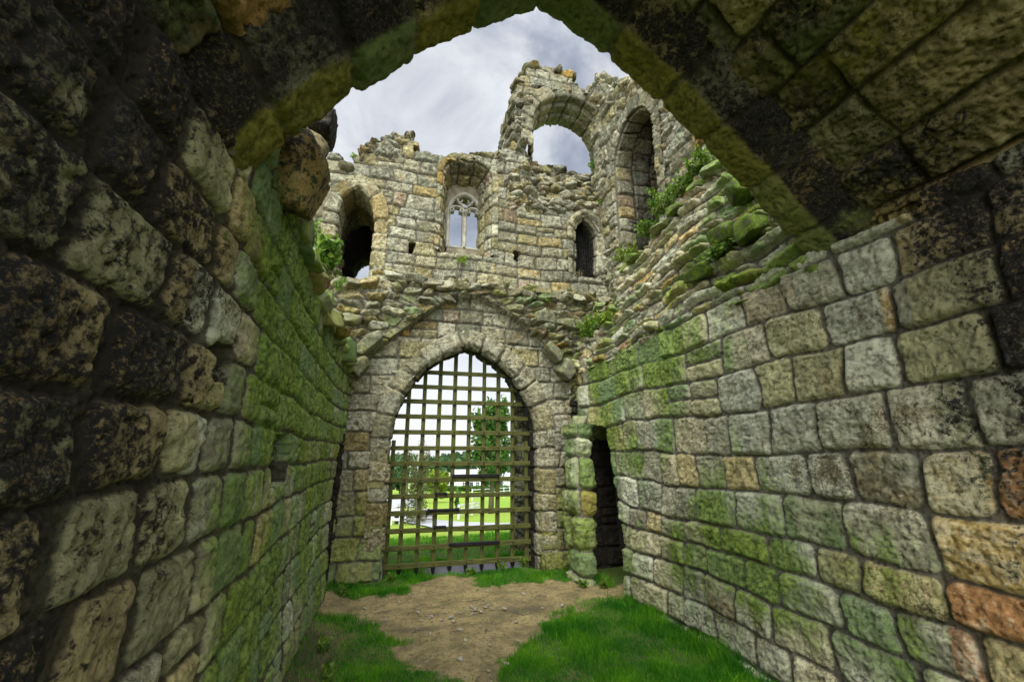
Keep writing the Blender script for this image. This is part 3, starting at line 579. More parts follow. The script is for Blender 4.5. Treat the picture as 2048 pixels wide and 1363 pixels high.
# ---------------------------------------------------------------- gatehouse front wall with the gate arch
GA = pointed(1.055, 1.075, 1.78, 1.40, -0.12)
def front_wall():
    B = Build(); Yf = YF
    X = steps((-2.3, 3.62, 0.0135)); Z = steps((-0.15, 4.6, 0.0125), (4.6, 9.3, 0.014)); U, V = grid(X, Z)
    pts = [(560, 420), (600, 400), (622, 372), (636, 350), (650, 335), (655, 309), (668, 306), (680, 308), (690, 330), (705, 326), (718, 318), (722, 288), (738, 287), (745, 280), (760, 283), (775, 268), (790, 264), (806, 270), (815, 264), (828, 263), (829, 302), (850, 303), (872, 309), (900, 311), (930, 306), (960, 307), (985, 304), (1003, 299), (1026, 292),
           (1027, 262), (1031, 200), (1034, 158), (1040, 152), (1052, 150), (1055, 128), (1062, 126), (1085, 133), (1110, 135), (1125, 142), (1145, 142), (1144, 170), (1152, 180), (1165, 186), (1172, 196), (1190, 200), (1198, 205), (1200, 185), (1214, 172), (1218, 156), (1226, 156), (1230, 166), (1238, 168), (1250, 172), (1262, 178)]
    poly = [front(*p) for p in pts]; poly = [(-2.4, poly[0][1] - 0.3)] + poly + [(3.7, 9.0), (3.7, -0.3), (-2.4, -0.3)]
    mask = in_poly(U + 0.02 * perlin(U * 11, V * 11, 2), V + 0.02 * perlin(U * 11, V * 11, 3), poly)
    # openings
    dl, dr = front(667, 500)[0], front(744, 500)[0]; dcx = (dl + dr) / 2; da = (dr - dl) / 2
    zs_d = front(705, 428)[1]; zt_d = front(703, 372)[1]
    DO = pointed(dcx, da, zs_d, zt_d - zs_d, 4.08)
    wl, wr = front(882, 430)[0], front(984, 430)[0]; wcx = (wl + wr) / 2; wa = (wr - wl) / 2; zs_w = front(930, 352)[1]; zt_w = front(930, 322)[1]; zb_w = front(930, 506)[1]
    WI = pointed(wcx, wa, zs_w, zt_w - zs_w, zb_w)
    ll, lr = front(1151, 520)[0], front(1197, 520)[0]; lcx = (ll + lr) / 2; la_ = (lr - ll) / 2; zs_l = front(1170, 470)[1]; zt_l = front(1166, 436)[1]
    LA = pointed(lcx, la_, zs_l, zt_l - zs_l, front(1170, 553)[1])
    bl, brt = front(1064, 280)[0], front(1222, 285)[0]; bcx = (bl + brt) / 2; ba = (brt - bl) / 2; zs_b = front(1140, 262)[1]; zt_b = front(1140, 192)[1]
    BI = pointed(bcx, ba, zs_b, min(zt_b - zs_b, ba * 1.0), 7.0)
    for c, r in ((GA, 0.03), (DO, 0.03), (WI, 0.03), (LA, 0.03), (BI, 0.09)):
        mask &= ~in_poly(U, V, [tuple(q) for q in offset(c, r)] + [(c[-1][0] + r, c[-1][1] - 0.02), (c[0][0] - r, c[0][1] - 0.02)])
    puts = [front(824, 496), front(1033, 512)]
    for px, pz in puts: mask &= ~((np.abs(U - px) < 0.052) & (np.abs(V - pz) < 0.095))
    # layouts
    rs = np.random.RandomState(33)
    up = coursed(U, V, 41, np.cumsum(np.concatenate([[-0.2], rs.uniform(0.17, 0.27, 48)])), 0.2, 0.48, wob=0.05, gap=0.014, split=0.06, rr=(0.012, 0.035))
    lo = coursed(U, V, 43, np.cumsum(np.concatenate([[-0.25], rs.uniform(0.23, 0.33, 40)])), 0.26, 0.50, wob=0.04, gap=0.014, split=0.05, rr=(0.015, 0.05))
    ru = rubble(U, V, 47, 0.27, 0.125)
    lay = mixlay(up, lo, V < 3.2)
    gable = [front(700, 800), front(712, 752), front(745, 712), front(800, 668), front(865, 622), front(905, 598), front(955, 598), front(1000, 622), front(1065, 668), front(1112, 705), front(1135, 760), front(1140, 820)]
    gp = [(gable[0][0], -0.3)] + gable + [(gable[-1][0], -0.3)]
    ing = in_poly(U, V, gp)
    wn = 0.12 * perlin(U * 2.2, V * 2.2, 71)
    lowr = (~ing) & (V > 2.3 + wn) & (V < 4.18 + wn)
    bowl = sstep(5.55, 6.75, V + 0.5 * wn) * sstep(bl - 0.15, bl + 0.2, U) * sstep(brt + 0.25, brt, U) * (V < 7.2)
    trub = (V > 6.75) & (U > 1.8) & (U < bl + 0.02) & (V < 8.1)
    trub2 = (V > 6.2 + wn * 2) & (U < -0.1 + wn * 2) & (V > 5.95)
    rubm = lowr | (bowl > 0.12) | trub | ((V > 6.62 + wn) & (U < 0.05)) | (trub2 & (V > 6.1)) | ((U > 3.15) & (V > 7.2)) | ((U > 1.45) & (U < 2.2) & (V > 5.6 + wn) & (V < 6.7) & (perlin(U * 3, V * 3, 12) > 0.0))
    lay = mixlay(lay, ru, rubm)
    D = np.zeros(U.shape + (3,))
    dep = np.where(lowr, -0.08 - 0.10 * sstep(2.6, 3.6, V) + 0.12 * np.abs(perlin(U * 2.5, V * 2.5, 14)), 0.0)
    dep = dep + 0.5 * bowl - 0.06 * (V < 2.3) * ((U < -0.32) | (U > 2.4)) + 0.06 * trub * (0.4 + fbm(U * 4, V * 4, 15, 3))
    dep = dep - 0.10 * sstep(0.5, 0.0, V)
    # vertical wall flush above, sill band proud of the openings
    D[..., 1] = dep + np.where(rubm, 0.05 * fbm(U * 5, V * 5, 16, 4), 0)
    P = np.stack([U, np.full_like(U, Yf), V], -1)
    moss = 0.16 + 0.16 * perlin(U * 1.1, V * 1.1, 55) + 0.5 * sstep(2.0, 0.4, V) + 0.28 * lowr + 0.12 * ((V > 2.2) & (V < 3.2)) + 0.1 * sstep(3.2, 3.6, U)
    crust = -0.06 + 0.2 * sstep(6.0, 6.9, V) + 0.18 * np.clip(perlin(U * 0.8, V * 0.8, 5), 0, 1) + 0.25 * sstep(-0.4, -1, U) * (V > 5) + 1.7 * (V < 2.4) * ((U > 2.66) | (U < -0.66))  # last term paints recess shade as black on the low outer ends
    def tint(r, sid):
        och = sstep(1.2, 1.5, U) * sstep(2.4, 2.1, U) * sstep(6.4, 6.2, V) * sstep(4.3, 4.5, V)
        return np.where((och * rnd(sid, 61) > 0.45), 0.58 + 0.4 * rnd(sid, 62), r)
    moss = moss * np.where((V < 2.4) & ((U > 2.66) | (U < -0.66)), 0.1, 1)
    A = np.where(rubm, 0.05, 0.026); rim = np.where(rubm, 0.024, 0.022); off = np.where(rubm, 0.075, 0.014); tl = np.where(rubm, 0.06, 0.012); rg = np.where(rubm, 0.03, 0.014)
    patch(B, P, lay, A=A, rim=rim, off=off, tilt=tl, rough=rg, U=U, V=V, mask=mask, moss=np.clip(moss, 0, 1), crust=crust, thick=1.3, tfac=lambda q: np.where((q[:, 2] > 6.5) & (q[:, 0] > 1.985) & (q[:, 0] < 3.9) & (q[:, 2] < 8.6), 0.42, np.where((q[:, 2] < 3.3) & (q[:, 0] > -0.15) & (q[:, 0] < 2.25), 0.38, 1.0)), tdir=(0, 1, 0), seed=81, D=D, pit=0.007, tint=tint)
    # ragged crown, and stones lying out on the broken ledge
    rs = np.random.RandomState(12)
    for (p0, p1) in zip(pts[2:-2], pts[3:-1]):
        L = math.hypot(p1[0] - p0[0], p1[1] - p0[1])
        for k in range(max(1, int(L / 13))):
            t = rs.uniform(0, 1); q = front(p0[0] + (p1[0] - p0[0]) * t, p0[1] + (p1[1] - p0[1]) * t)
            flat = rs.uniform(0.07, 0.15)
            rock(B, (q[0] + rs.uniform(-0.02, 0.04), Yf + rs.uniform(0.03, 0.35), q[1] - 0.03 - flat * 0.4), (rs.uniform(0.14, 0.3), rs.uniform(0.2, 0.4), flat), int(rs.randint(1, 90000)), crust=0.25, low=True)
    for _ in range(45):
        x = rs.uniform(-1.3, 3.4); z = rs.uniform(3.0, 4.3)
        if in_poly(np.array([x]), np.array([z]), gp)[0] : continue
        s = rs.uniform(0.12, 0.36); rock(B, (x, Yf - 0.08 + rs.uniform(-0.1, 0.1), z), (s, rs.uniform(0.2, 0.35), s * rs.uniform(0.28, 0.45)), int(rs.randint(1, 90000)), moss=0.25, crust=-0.1)
    for x in np.arange(-1.35, 3.4, 0.22):
        rock(B, (x, Yf - 0.10 + rs.uniform(-0.06, 0.06), 4.08 - 0.14 * (x < -0.3) + rs.uniform(-0.05, 0.05)), (rs.uniform(0.22, 0.4), 0.4, rs.uniform(0.1, 0.2)), int(3000 + x * 100), moss=0.2)
    for _ in range(60):
        x = rs.uniform(2.15, 3.4); z = rs.uniform(5.75, 6.95); b = float(np.interp(z, [5.55, 6.75], [0, 0.5]))
        s = rs.uniform(0.12, 0.3); rock(B, (x, Yf + b - 0.03, z), (s, 0.25, s * rs.uniform(0.3, 0.55)), int(rs.randint(1, 90000)), moss=0.2, low=True)
    # vault springers that still stick out beside the tympanum
    for px, py, sz, rot in ((742, 690, (0.42, 0.4, 0.2), (0, -0.75, 0)), (718, 735, (0.3, 0.35, 0.24), (0, -0.9, 0)), (1108, 706, (0.36, 0.35, 0.2), (0, 0.7, 0)), (1130, 740, (0.3, 0.4, 0.26), (0, 0.9, 0)), (700, 640, (0.4, 0.3, 0.2), (0, 0.1, 0)), (1085, 640, (0.4, 0.34, 0.22), (0, 0.1, 0)), (1140, 650, (0.3, 0.3, 0.2), (0, 0.2, 0))):
        p = at_y(px, py, 6.28); rock(B, p, sz, int(px * 3 + py), rot=rot, moss=0.45, crust=0.2, tone=(0.35, 0.3, 0.5))
    w = B.make('gatehouse_wall', M_front); tag(w, 'ruined sandstone gatehouse wall with a pointed gate arch and broken upper windows', 'ruined wall')
    ff = F_front(Yf)
    # gate arch ring
    B = Build(); m_ = lambda P_: 0
    arch(B, GA, [(0.26, -0.03), (0.06, -0.03), (0.0, 0.045), (0.0, 0.49), (0.05, 0.5)], ff, (0.24, 0.36), 7, moss=0.22, crust=lambda U, V: -0.12 + 1.1 * sstep(0.36, 0.44, V), A=0.018, rim=0.02, rough=0.010, off=0.008)  # shadow of the reveal painted as black inside the ring edge
    B.make('gate_arch', M_front, w)
    B = Build(); arch(B, DO, [(0.20, -0.03), (0.03, -0.03), (0.0, 0.01), (0.0, 0.55)], ff, (0.2, 0.38), 9, crust=-0.1, moss=0.1); B.make('doorway_arch', M_front, w)
    B = Build(); arch(B, WI, [(0.10, -0.02), (0.0, 0.0), (-0.13, 0.56)], ff, (0.18, 0.30), 10, bounds=[-0.1, 0.12, 0.4, 0.9], moss=0.1, crust=-0.15, aligned=True,
                      tint=lambda r, sid: np.where(rnd(sid, 71) > 0.5, 0.6 + 0.39 * rnd(sid, 72), r))
    B.make('window_embrasure', M_front, w)
    B = Build(); arch(B, LA, [(0.16, -0.04), (0.10, -0.045), (0.03, 0.04), (0.0, 0.05), (0.0, 0.5)], ff, (0.25, 0.4), 11, crust=lambda U, V: -0.2 + 1.0 * sstep(0.24, 0.34, V), moss=0.2); B.make('lancet_arch', M_front, w)  # reveal darker than the outer face
    # embrasure back plate and tracery
    Yt = Yf + 0.53; il, ir = at_y(896, 450, Yt), at_y(962, 450, Yt); tb = at_y(930, 498, Yt)[2]; tsp = at_y(930, 425, Yt)[2]; tt = at_y(930, 386, Yt)[2]
    cx = (il[0] + ir[0]) / 2; aw = (ir[0] - il[0]) / 2
    TR = pointed(cx, aw, tsp, tt - tsp, tb, ds=0.03); OU = pointed(wcx, wa - 0.02, zs_w, zt_w - zs_w, zb_w - 0.25, ds=0.03)
    n = 90
    def rsn(c, n): s = np.concatenate([[0], np.cumsum(np.hypot(*np.diff(c, axis=0).T))]); t = np.linspace(0, s[-1], n); return np.stack([np.interp(t, s, c[:, 0]), np.interp(t, s, c[:, 1])], -1)
    a, b = rsn(TR, n), rsn(OU, n); mb = MB()
    pv = [(q[0], Yt, q[1]) for q in a] + [(q[0], Yt, q[1]) for q in b] + [(q[0], Yt + 0.35, q[1]) for q in a]
    fs = [[i, i + 1, n + i + 1, n + i] for i in range(n - 1)] + [[i, i + 1, 2 * n + i + 1, 2 * n + i] for i in range(n - 1)]
    k = len(pv); pv += [(b[0][0], Yt, tb), (b[-1][0], Yt, tb), (b[-1][0], Yt, zb_w - 0.3), (b[0][0], Yt, zb_w - 0.3), (b[0][0], Yt + 0.35, tb), (b[-1][0], Yt + 0.35, tb)]; fs += [[k, k + 1, k + 2, k + 3], [k, k + 1, k + 5, k + 4]]
    mb.poly(pv, fs); mb.make('window_back', plain('window_back_stone', (0.14, 0.12, 0.08), (0.30, 0.26, 0.17), 6, 0.9, 0.8), w)
    M_tr = plain('tracery_stone', (0.28, 0.26, 0.19), (0.44, 0.42, 0.34), 9, 0.85, 0.5)
    mb = MB()
    def bar(ptsl, wd, dp=0.12):
        c = np.array(ptsl, float); nn = cnormals(c) if len(c) > 3 else None
        if nn is None:
            t = c[-1] - c[0]; t /= np.linalg.norm(t); nn = np.tile([-t[1], t[0]], (len(c), 1))
        bb = len(mb.v)
        for q, m2 in zip(c, nn):
            for s_, d_ in ((1, -0.5), (0.45, -1), (-0.45, -1), (-1, -0.5), (-1, 1), (1, 1)): mb.v.append((q[0] + m2[0] * wd / 2 * s_, Yt + 0.05 + dp / 2 * d_, q[1] + m2[1] * wd / 2 * s_))
        for i in range(len(c) - 1):
            for k2 in range(6): mb.f.append([bb + i * 6 + k2, bb + i * 6 + (k2 + 1) % 6, bb + (i + 1) * 6 + (k2 + 1) % 6, bb + (i + 1) * 6 + k2])
        mb.f.append([bb + k2 for k2 in range(6)]); mb.f.append([bb + (len(c) - 1) * 6 + k2 for k2 in range(6)][::-1])
    bar(TR, 0.075); bar([(cx - aw, tb + 0.02), (cx + aw, tb + 0.02)], 0.06); bar([(cx, tb), (cx, tsp + 0.10)], 0.085)
    for s_ in (-1, 1):
        hc = cx + s_ * aw / 2
        ht = pointed(hc, aw / 2 - 0.015, tsp - 0.02, 0.13, tsp - 0.08, ds=0.02); bar(ht, 0.045)
        for q_ in (-1, 1): bar([(hc + q_ * (aw / 2 - 0.02), tsp + 0.0), (hc + q_ * 0.055, tsp + 0.015), (hc + q_ * 0.06, tsp + 0.05), (hc + q_ * 0.09, tsp + 0.075)], 0.035)
        bar([(cx, tsp + 0.06), (cx + s_ * 0.05, tsp + 0.14), (cx + s_ * 0.115, tsp + 0.19), (cx + s_ * 0.15, tsp + 0.27)], 0.045)
        bar([(cx + s_ * 0.115, tsp + 0.19), (cx + s_ * 0.06, tsp + 0.215), (cx + s_ * 0.05, tsp + 0.25)], 0.03)
    mb.make('window_tracery', M_tr, w)
    # dark chamber behind the doorway, with an opening at the back
    B = Build(); Yb = 8.6; Uc, Vc = grid(np.arange(-2.4, 0.35, 0.02), np.arange(3.8, 6.5, 0.02))
    hx, hz = at_y(731, 548, Yb)[0], at_y(731, 520, Yb)[2]
    hol = in_poly(Uc, Vc, [(q[0], q[1]) for q in pointed(hx + 0.03, 0.24, hz - 0.24, 0.24, 3.7)])
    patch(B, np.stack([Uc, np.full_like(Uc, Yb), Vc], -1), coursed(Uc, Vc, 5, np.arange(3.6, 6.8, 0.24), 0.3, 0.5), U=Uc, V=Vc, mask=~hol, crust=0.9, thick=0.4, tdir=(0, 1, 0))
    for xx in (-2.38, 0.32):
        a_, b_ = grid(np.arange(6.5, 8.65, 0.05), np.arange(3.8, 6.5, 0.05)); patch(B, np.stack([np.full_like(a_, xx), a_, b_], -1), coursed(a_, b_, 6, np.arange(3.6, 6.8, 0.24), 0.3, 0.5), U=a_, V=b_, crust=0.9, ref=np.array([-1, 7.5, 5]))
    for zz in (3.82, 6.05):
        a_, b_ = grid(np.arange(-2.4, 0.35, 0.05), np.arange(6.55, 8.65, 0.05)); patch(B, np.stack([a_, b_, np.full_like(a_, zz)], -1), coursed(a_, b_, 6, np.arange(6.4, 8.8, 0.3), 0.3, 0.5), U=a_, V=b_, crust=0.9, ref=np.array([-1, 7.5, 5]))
    B.make('chamber', M_vault, w)
    mb = MB(); x0, x1, z0, z1 = ll - 0.25, lr + 0.35, 4.2, 6.2
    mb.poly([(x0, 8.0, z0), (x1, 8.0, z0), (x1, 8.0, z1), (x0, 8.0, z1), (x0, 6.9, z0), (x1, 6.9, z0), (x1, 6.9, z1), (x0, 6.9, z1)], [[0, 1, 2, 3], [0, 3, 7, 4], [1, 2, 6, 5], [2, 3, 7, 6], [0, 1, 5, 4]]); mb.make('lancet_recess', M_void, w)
    mb = MB()
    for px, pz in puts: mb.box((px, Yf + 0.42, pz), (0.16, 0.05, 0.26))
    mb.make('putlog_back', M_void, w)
    mb = MB(); yg = Yf + 0.3; zb = front(1170, 553)[1]
    for i in range(9): mb.box((ll + (lr - ll) * (i + 0.5) / 9, yg, (zb + zs_l) / 2 + 0.1), (0.008, 0.008, zs_l - zb + 0.35))
    for i in range(26): mb.box(((ll + lr) / 2, yg + 0.008, zb + 0.03 + i * 0.05), (lr - ll, 0.006, 0.006))
    mb.make('window_grille', plain('grille_iron', (0.008, 0.008, 0.008), (0.02, 0.019, 0.018), 20, 0.7), w)
    # big broken upper arch: three stepped orders on its soffit
    B = Build(); arch(B, BI, [(0.22, -0.02), (0.0, 0.0), (0.0, 0.16), (-0.06, 0.20), (-0.06, 0.38), (-0.11, 0.42), (-0.11, 0.66)], ff, (0.28, 0.42), 14, crust=0.15, moss=0.3, A=0.02,
                      tint=lambda r, sid: np.where(r > 0.5, 0.6 + 0.35 * rnd(sid, 73), r), pit=0.0); B.make('upper_arch', M_front, w)
    return w
# ---------------------------------------------------------------- upper side wall with the arched recess
def upper_wall():
    B = Build(); X0 = 3.45
    Y = steps((2.2, 6.75, 0.015)); Z = steps((3.4, 9.2, 0.015)); U, V = grid(Y, Z)
    top = np.interp(U, [2.2, 3.0, 3.9, 4.4, 4.8, 5.0, 5.3, 5.7, 6.1, 6.3, 6.7], [5.2, 5.6, 6.2, 6.8, 7.35, 7.5, 7.6, 8.0, 8.4, 8.75, 8.9]) + 0.12 * perlin(U * 4, U * 0, 6) + 0.1 * (_h(np.floor(U * 5), np.floor(U * 0), 7) - 0.5)
    OP = pointed(5.33, 0.58, 6.35, 0.6, 4.0)
    mask = (V < top) & ~in_poly(U, V, [tuple(q) for q in offset(OP, 0.03)])
    la = coursed(U, V, 91, np.cumsum(np.concatenate([[3.2], np.random.RandomState(9).uniform(0.2, 0.32, 30)])), 0.25, 0.5, wob=0.05, gap=0.016, rr=(0.02, 0.06)); lb = rubble(U, V, 93, 0.3, 0.16)
    lay = mixlay(la, lb, (V > top - 0.4) | (perlin(U * 1.2, V * 1.2, 14) > 0.3))
    P = np.stack([X0 + 0 * U, U, V], -1)
    patch(B, P, lay, A=0.04, rim=0.045, off=0.03, tilt=0.025, rough=0.018, U=U, V=V, mask=mask, moss=0.22 + 0.2 * perlin(U, V, 3), crust=-0.25, thick=1.0, tdir=(1, 0, 0), seed=95)
    rs = np.random.RandomState(21)
    for y in np.arange(3.4, 6.6, 0.14):
        t = float(np.interp(y, [2.2, 3.0, 3.9, 4.4, 4.8, 5.0, 5.3, 5.7, 6.1, 6.3, 6.7], [5.2, 5.6, 6.2, 6.8, 7.35, 7.5, 7.6, 8.0, 8.4, 8.75, 8.9]))
        rock(B, (X0 + rs.uniform(0.0, 0.2), y, t + rs.uniform(-0.1, 0.06)), (0.3, rs.uniform(0.15, 0.3), rs.uniform(0.1, 0.26)), int(y * 977), crust=0.0, low=True)
    w = B.make('upper_wall', M_front); tag(w, 'tall broken upper side wall with a dark arched recess above the overgrown ledge', 'ruined wall')
    B = Build(); arch(B, OP, [(0.22, -0.03), (0.03, -0.03), (0.0, 0.02), (0.0, 1.25)], F_right(X0), (0.2, 0.3), 17, bounds=[-0.1, 0.22, 0.55, 0.9, 1.3, 1.7], crust=lambda U, V: -0.05 + 0.55 * sstep(0.3, 0.6, V), moss=0.15, aligned=False,  # soffit shade painted as black, deepening into the recess
                      ref=np.array([1.0, 5.36, 5.5])); B.make('recess_arch', M_front, w)
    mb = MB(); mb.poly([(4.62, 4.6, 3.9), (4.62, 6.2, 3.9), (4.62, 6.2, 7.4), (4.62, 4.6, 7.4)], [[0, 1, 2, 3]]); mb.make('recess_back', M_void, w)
    return w
# ---------------------------------------------------------------- vault over the near end of the passage
def vault():
    ed = [(460, 372), (560, 293), (660, 215), (750, 158), (860, 92), (960, 55), (1040, 25), (1085, 18), (1140, 55), (1200, 98), (1290, 170), (1390, 270), (1480, 365), (1560, 450), (1620, 515)]
    def sh(px, py): d = ray(px, py); t = 1.834 / (d[1] - 0.129 * d[0]); q = d * t; return (q[0], q[2] + EYE)
    c = [sh(*p) for p in ed]; c[0] = (XL - 0.04, 2.58); c[-1] = (XR + 0.05, 2.92)
    c = resample(c, 0.0115); c = smooth_curve(c, 12)
    fm = lambda a, b, d: np.stack([a, 1.75 + (a + 0.65) * 0.129 + d, b], -1)
    ref = np.array([1.0, 0.6, 2.6]); ref2 = np.array([1.0, -1.5, 2.5])
    B = Build()
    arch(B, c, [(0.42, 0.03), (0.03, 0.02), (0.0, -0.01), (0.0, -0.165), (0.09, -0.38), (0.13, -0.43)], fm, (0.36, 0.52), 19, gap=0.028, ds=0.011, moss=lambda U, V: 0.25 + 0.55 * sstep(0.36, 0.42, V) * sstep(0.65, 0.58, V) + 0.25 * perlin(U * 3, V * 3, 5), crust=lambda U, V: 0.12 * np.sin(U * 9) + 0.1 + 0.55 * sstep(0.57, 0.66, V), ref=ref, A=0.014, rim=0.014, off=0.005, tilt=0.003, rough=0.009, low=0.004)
    rib = B
    B = Build(); cv = smooth_curve(offset(c, 0.13), 20)
    cv[0] = (XL - 0.12, 2.55); cv[-1] = (XR + 0.12, 2.9)
    s = np.concatenate([[0], np.cumsum(np.hypot(*np.diff(cv, axis=0).T))])
    d = steps((-2.35, -2.1, 0.04), (-2.1, -0.40, 0.0115)); U, V = grid(s, d)  # vault cut short behind the camera, open so light comes in
    P = fm(np.broadcast_to(cv[:, None, 0], U.shape), np.broadcast_to(cv[:, None, 1], U.shape), V)
    lay = coursed(V, U, 25, np.cumsum(np.concatenate([[-0.2], np.random.RandomState(3).uniform(0.26, 0.38, 20)])), 0.5, 0.95, wob=0.04, gap=0.012, rr=(0.012, 0.035))
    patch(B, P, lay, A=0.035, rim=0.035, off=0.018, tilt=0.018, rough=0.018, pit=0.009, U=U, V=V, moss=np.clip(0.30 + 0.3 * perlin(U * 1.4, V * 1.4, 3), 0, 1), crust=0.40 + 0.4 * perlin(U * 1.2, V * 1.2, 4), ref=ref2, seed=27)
    # unseen outer shell added over the vault to keep the daylight out
    v = B.make('passage_vault', M_vault); tag(v, 'dark pointed stone vault overhead ending in a mossy arch', 'stone vault')
    rib.make('arch_rib', M_vault, v)
    mb = MB(); o = offset(c, 0.40); n = len(o); k = 12; idx = list(range(0, n, k)) + [n - 1]; pv = []; fs = []
    for i in idx:
        x, z = o[i]; yv = 1.75 + (x + 0.65) * 0.129; pv += [(x, yv + 0.02, z), (x, -0.55, z)]
    for j in range(len(idx) - 1): fs.append([2 * j, 2 * j + 2, 2 * j + 3, 2 * j + 1])
    mb.poly(pv, fs); mb.make('vault_daylight_block', M_void, v)
    return v
# ---------------------------------------------------------------- flank wall standing outside the gate
def outer_wall():
    B = Build(); X0 = 2.34
    Y = steps((7.2, 8.75, 0.016)); Z = steps((-0.3, 5.0, 0.016)); U, V = grid(Y, Z)
    lay = coursed(U, V, 71, np.cumsum(np.concatenate([[-0.6], np.random.RandomState(2).uniform(0.22, 0.34, 26)])), 0.25, 0.5, wob=0.05)
    patch(B, np.stack([X0 + 0 * U, U, V], -1), lay, A=0.05, rim=0.05, off=0.03, U=U, V=V, mask=U < 8.6 + 0.12 * perlin(V * 4, U * 0, 2), crust=0.45, moss=0.1, thick=1.6, tdir=(1, 0, 0), ref=np.array([0, 8, 2.0]))
    w = B.make('flank_wall', M_pass); tag(w, 'dark block wall standing just outside the gate on its right', 'stone wall'); return w

# ================================================================== PORTCULLIS
def portcullis():
    Yg = 6.78; root = empty('portcullis', (1.03, Yg, 0)); root['label'] = 'wooden lattice gate with iron tipped bars closing the pointed archway'; root['category'] = 'gate'
    inv = (-1.03, -Yg, 0)
    def lim_z(x):     # arch height at x
        m = np.argmin(np.abs(GA[:, 0] - x) + (GA[:, 1] < 1.78) * 5); return float(GA[m, 1])
    def lim_x(z):
        if z <= 1.78: return GA[0, 0], GA[-1, 0]
        q = GA[np.abs(GA[:, 1] - z) < 0.02]; return (float(q[:, 0].min()), float(q[:, 0].max())) if len(q) else None
    rr = random.Random(3)
    xs = [0.02] + [0.20 + 0.2325 * k for k in range(8)] + [2.05]
    for i, x in enumerate(xs):
        edge = i in (0, len(xs) - 1)
        top = lim_z(x) + 0.02 if not edge else 1.78
        wv = 0.060 + rr.uniform(-0.004, 0.004); b0 = 0.03 if not edge else -0.05
        mb = MB().box((x + inv[0], 0.02, (top + b0) / 2), (wv, 0.035, top - b0), bev=0.004, rot=None)
        o = mb.make('upright', M_wood, root)
        if not edge:
            tp = MB(); s = 0.032
            tp.poly([(x + inv[0] - s, 0.0, 0.045), (x + inv[0] + s, 0.0, 0.045), (x + inv[0] + s, 0.042, 0.045), (x + inv[0] - s, 0.042, 0.045), (x + inv[0] - s * .8, 0.0, -0.005), (x + inv[0] + s * .8, 0.0, -0.005), (x + inv[0] + s * .8, 0.042, -0.005), (x + inv[0] - s * .8, 0.042, -0.005), (x + inv[0], 0.02, -0.085)],
                    [[0, 1, 5, 4], [1, 2, 6, 5], [2, 3, 7, 6], [3, 0, 4, 7], [4, 5, 8], [5, 6, 8], [6, 7, 8], [7, 4, 8], [3, 2, 1, 0]])
            tp.make('spike', M_iron, o)
    zs = [0.085 + 0.2265 * k for k in range(13)]
    for z in zs:
        l = lim_x(min(z, 3.05))
        if l is None: continue
        x0, x1 = max(l[0] - 0.02, -0.02), min(l[1] + 0.02, 2.10)
        h = 0.064 + rr.uniform(-0.004, 0.004)
        mb = MB().box(((x0 + x1) / 2 + inv[0], -0.018, z + rr.uniform(-0.004, 0.004)), (x1 - x0, 0.036, h), bev=0.004)
        o = mb.make('cross_rail', M_woodh, root)
        for x in xs[1:-1]:
            if x0 + 0.03 < x < x1 - 0.03: MB().box((x + inv[0], -0.04, z), (0.018, 0.014, 0.018), bev=0.003).make('bolt', M_iron, o)
    for (xa, xb, z, hh, nm) in ((0.88, 1.61, 1.265, 0.05, 'iron_strap'), (0.87, 1.62, 0.33, 0.05, 'iron_strap')):
        MB().box(((xa + xb) / 2 + inv[0], -0.046, z), (xb - xa, 0.02, hh), bev=0.008).make(nm, M_iron, root)
    mb = MB().box((0.78 + inv[0], -0.05, 0.80), (0.42, 0.024, 0.036), bev=0.008).box((0.565 + inv[0], -0.052, 0.79), (0.05, 0.05, 0.06), rot=(0, 0.6, 0), bev=0.006).box((0.545 + inv[0], -0.052, 0.755), (0.022, 0.03, 0.06), bev=0.004).box((0.985 + inv[0], -0.055, 0.80), (0.045, 0.04, 0.052), bev=0.006)
    mb.make('draw_bolt', M_iron, root)
    for z in (1.025, 0.575):
        m2 = MB().box((0.735 + inv[0], -0.048, z), (0.17, 0.018, 0.03), bev=0.005).box((0.655 + inv[0], -0.052, z), (0.02, 0.03, 0.045), bev=0.004).box((0.815 + inv[0], -0.052, z - 0.012), (0.018, 0.03, 0.05), bev=0.004).box((0.91 + inv[0], -0.042, z), (0.014, 0.016, 0.03)).box((0.88 + inv[0], -0.042, z), (0.014, 0.016, 0.03))
        m2.make('latch', M_iron, root)
    MB().tube([(2.14 + inv[0], -0.12, 1.02), (2.10 + inv[0], -0.10, 1.0), (2.08 + inv[0], -0.12, 0.96)], [0.03, 0.035, 0.028], 8).make('gate_ring', M_iron, root)
    return root

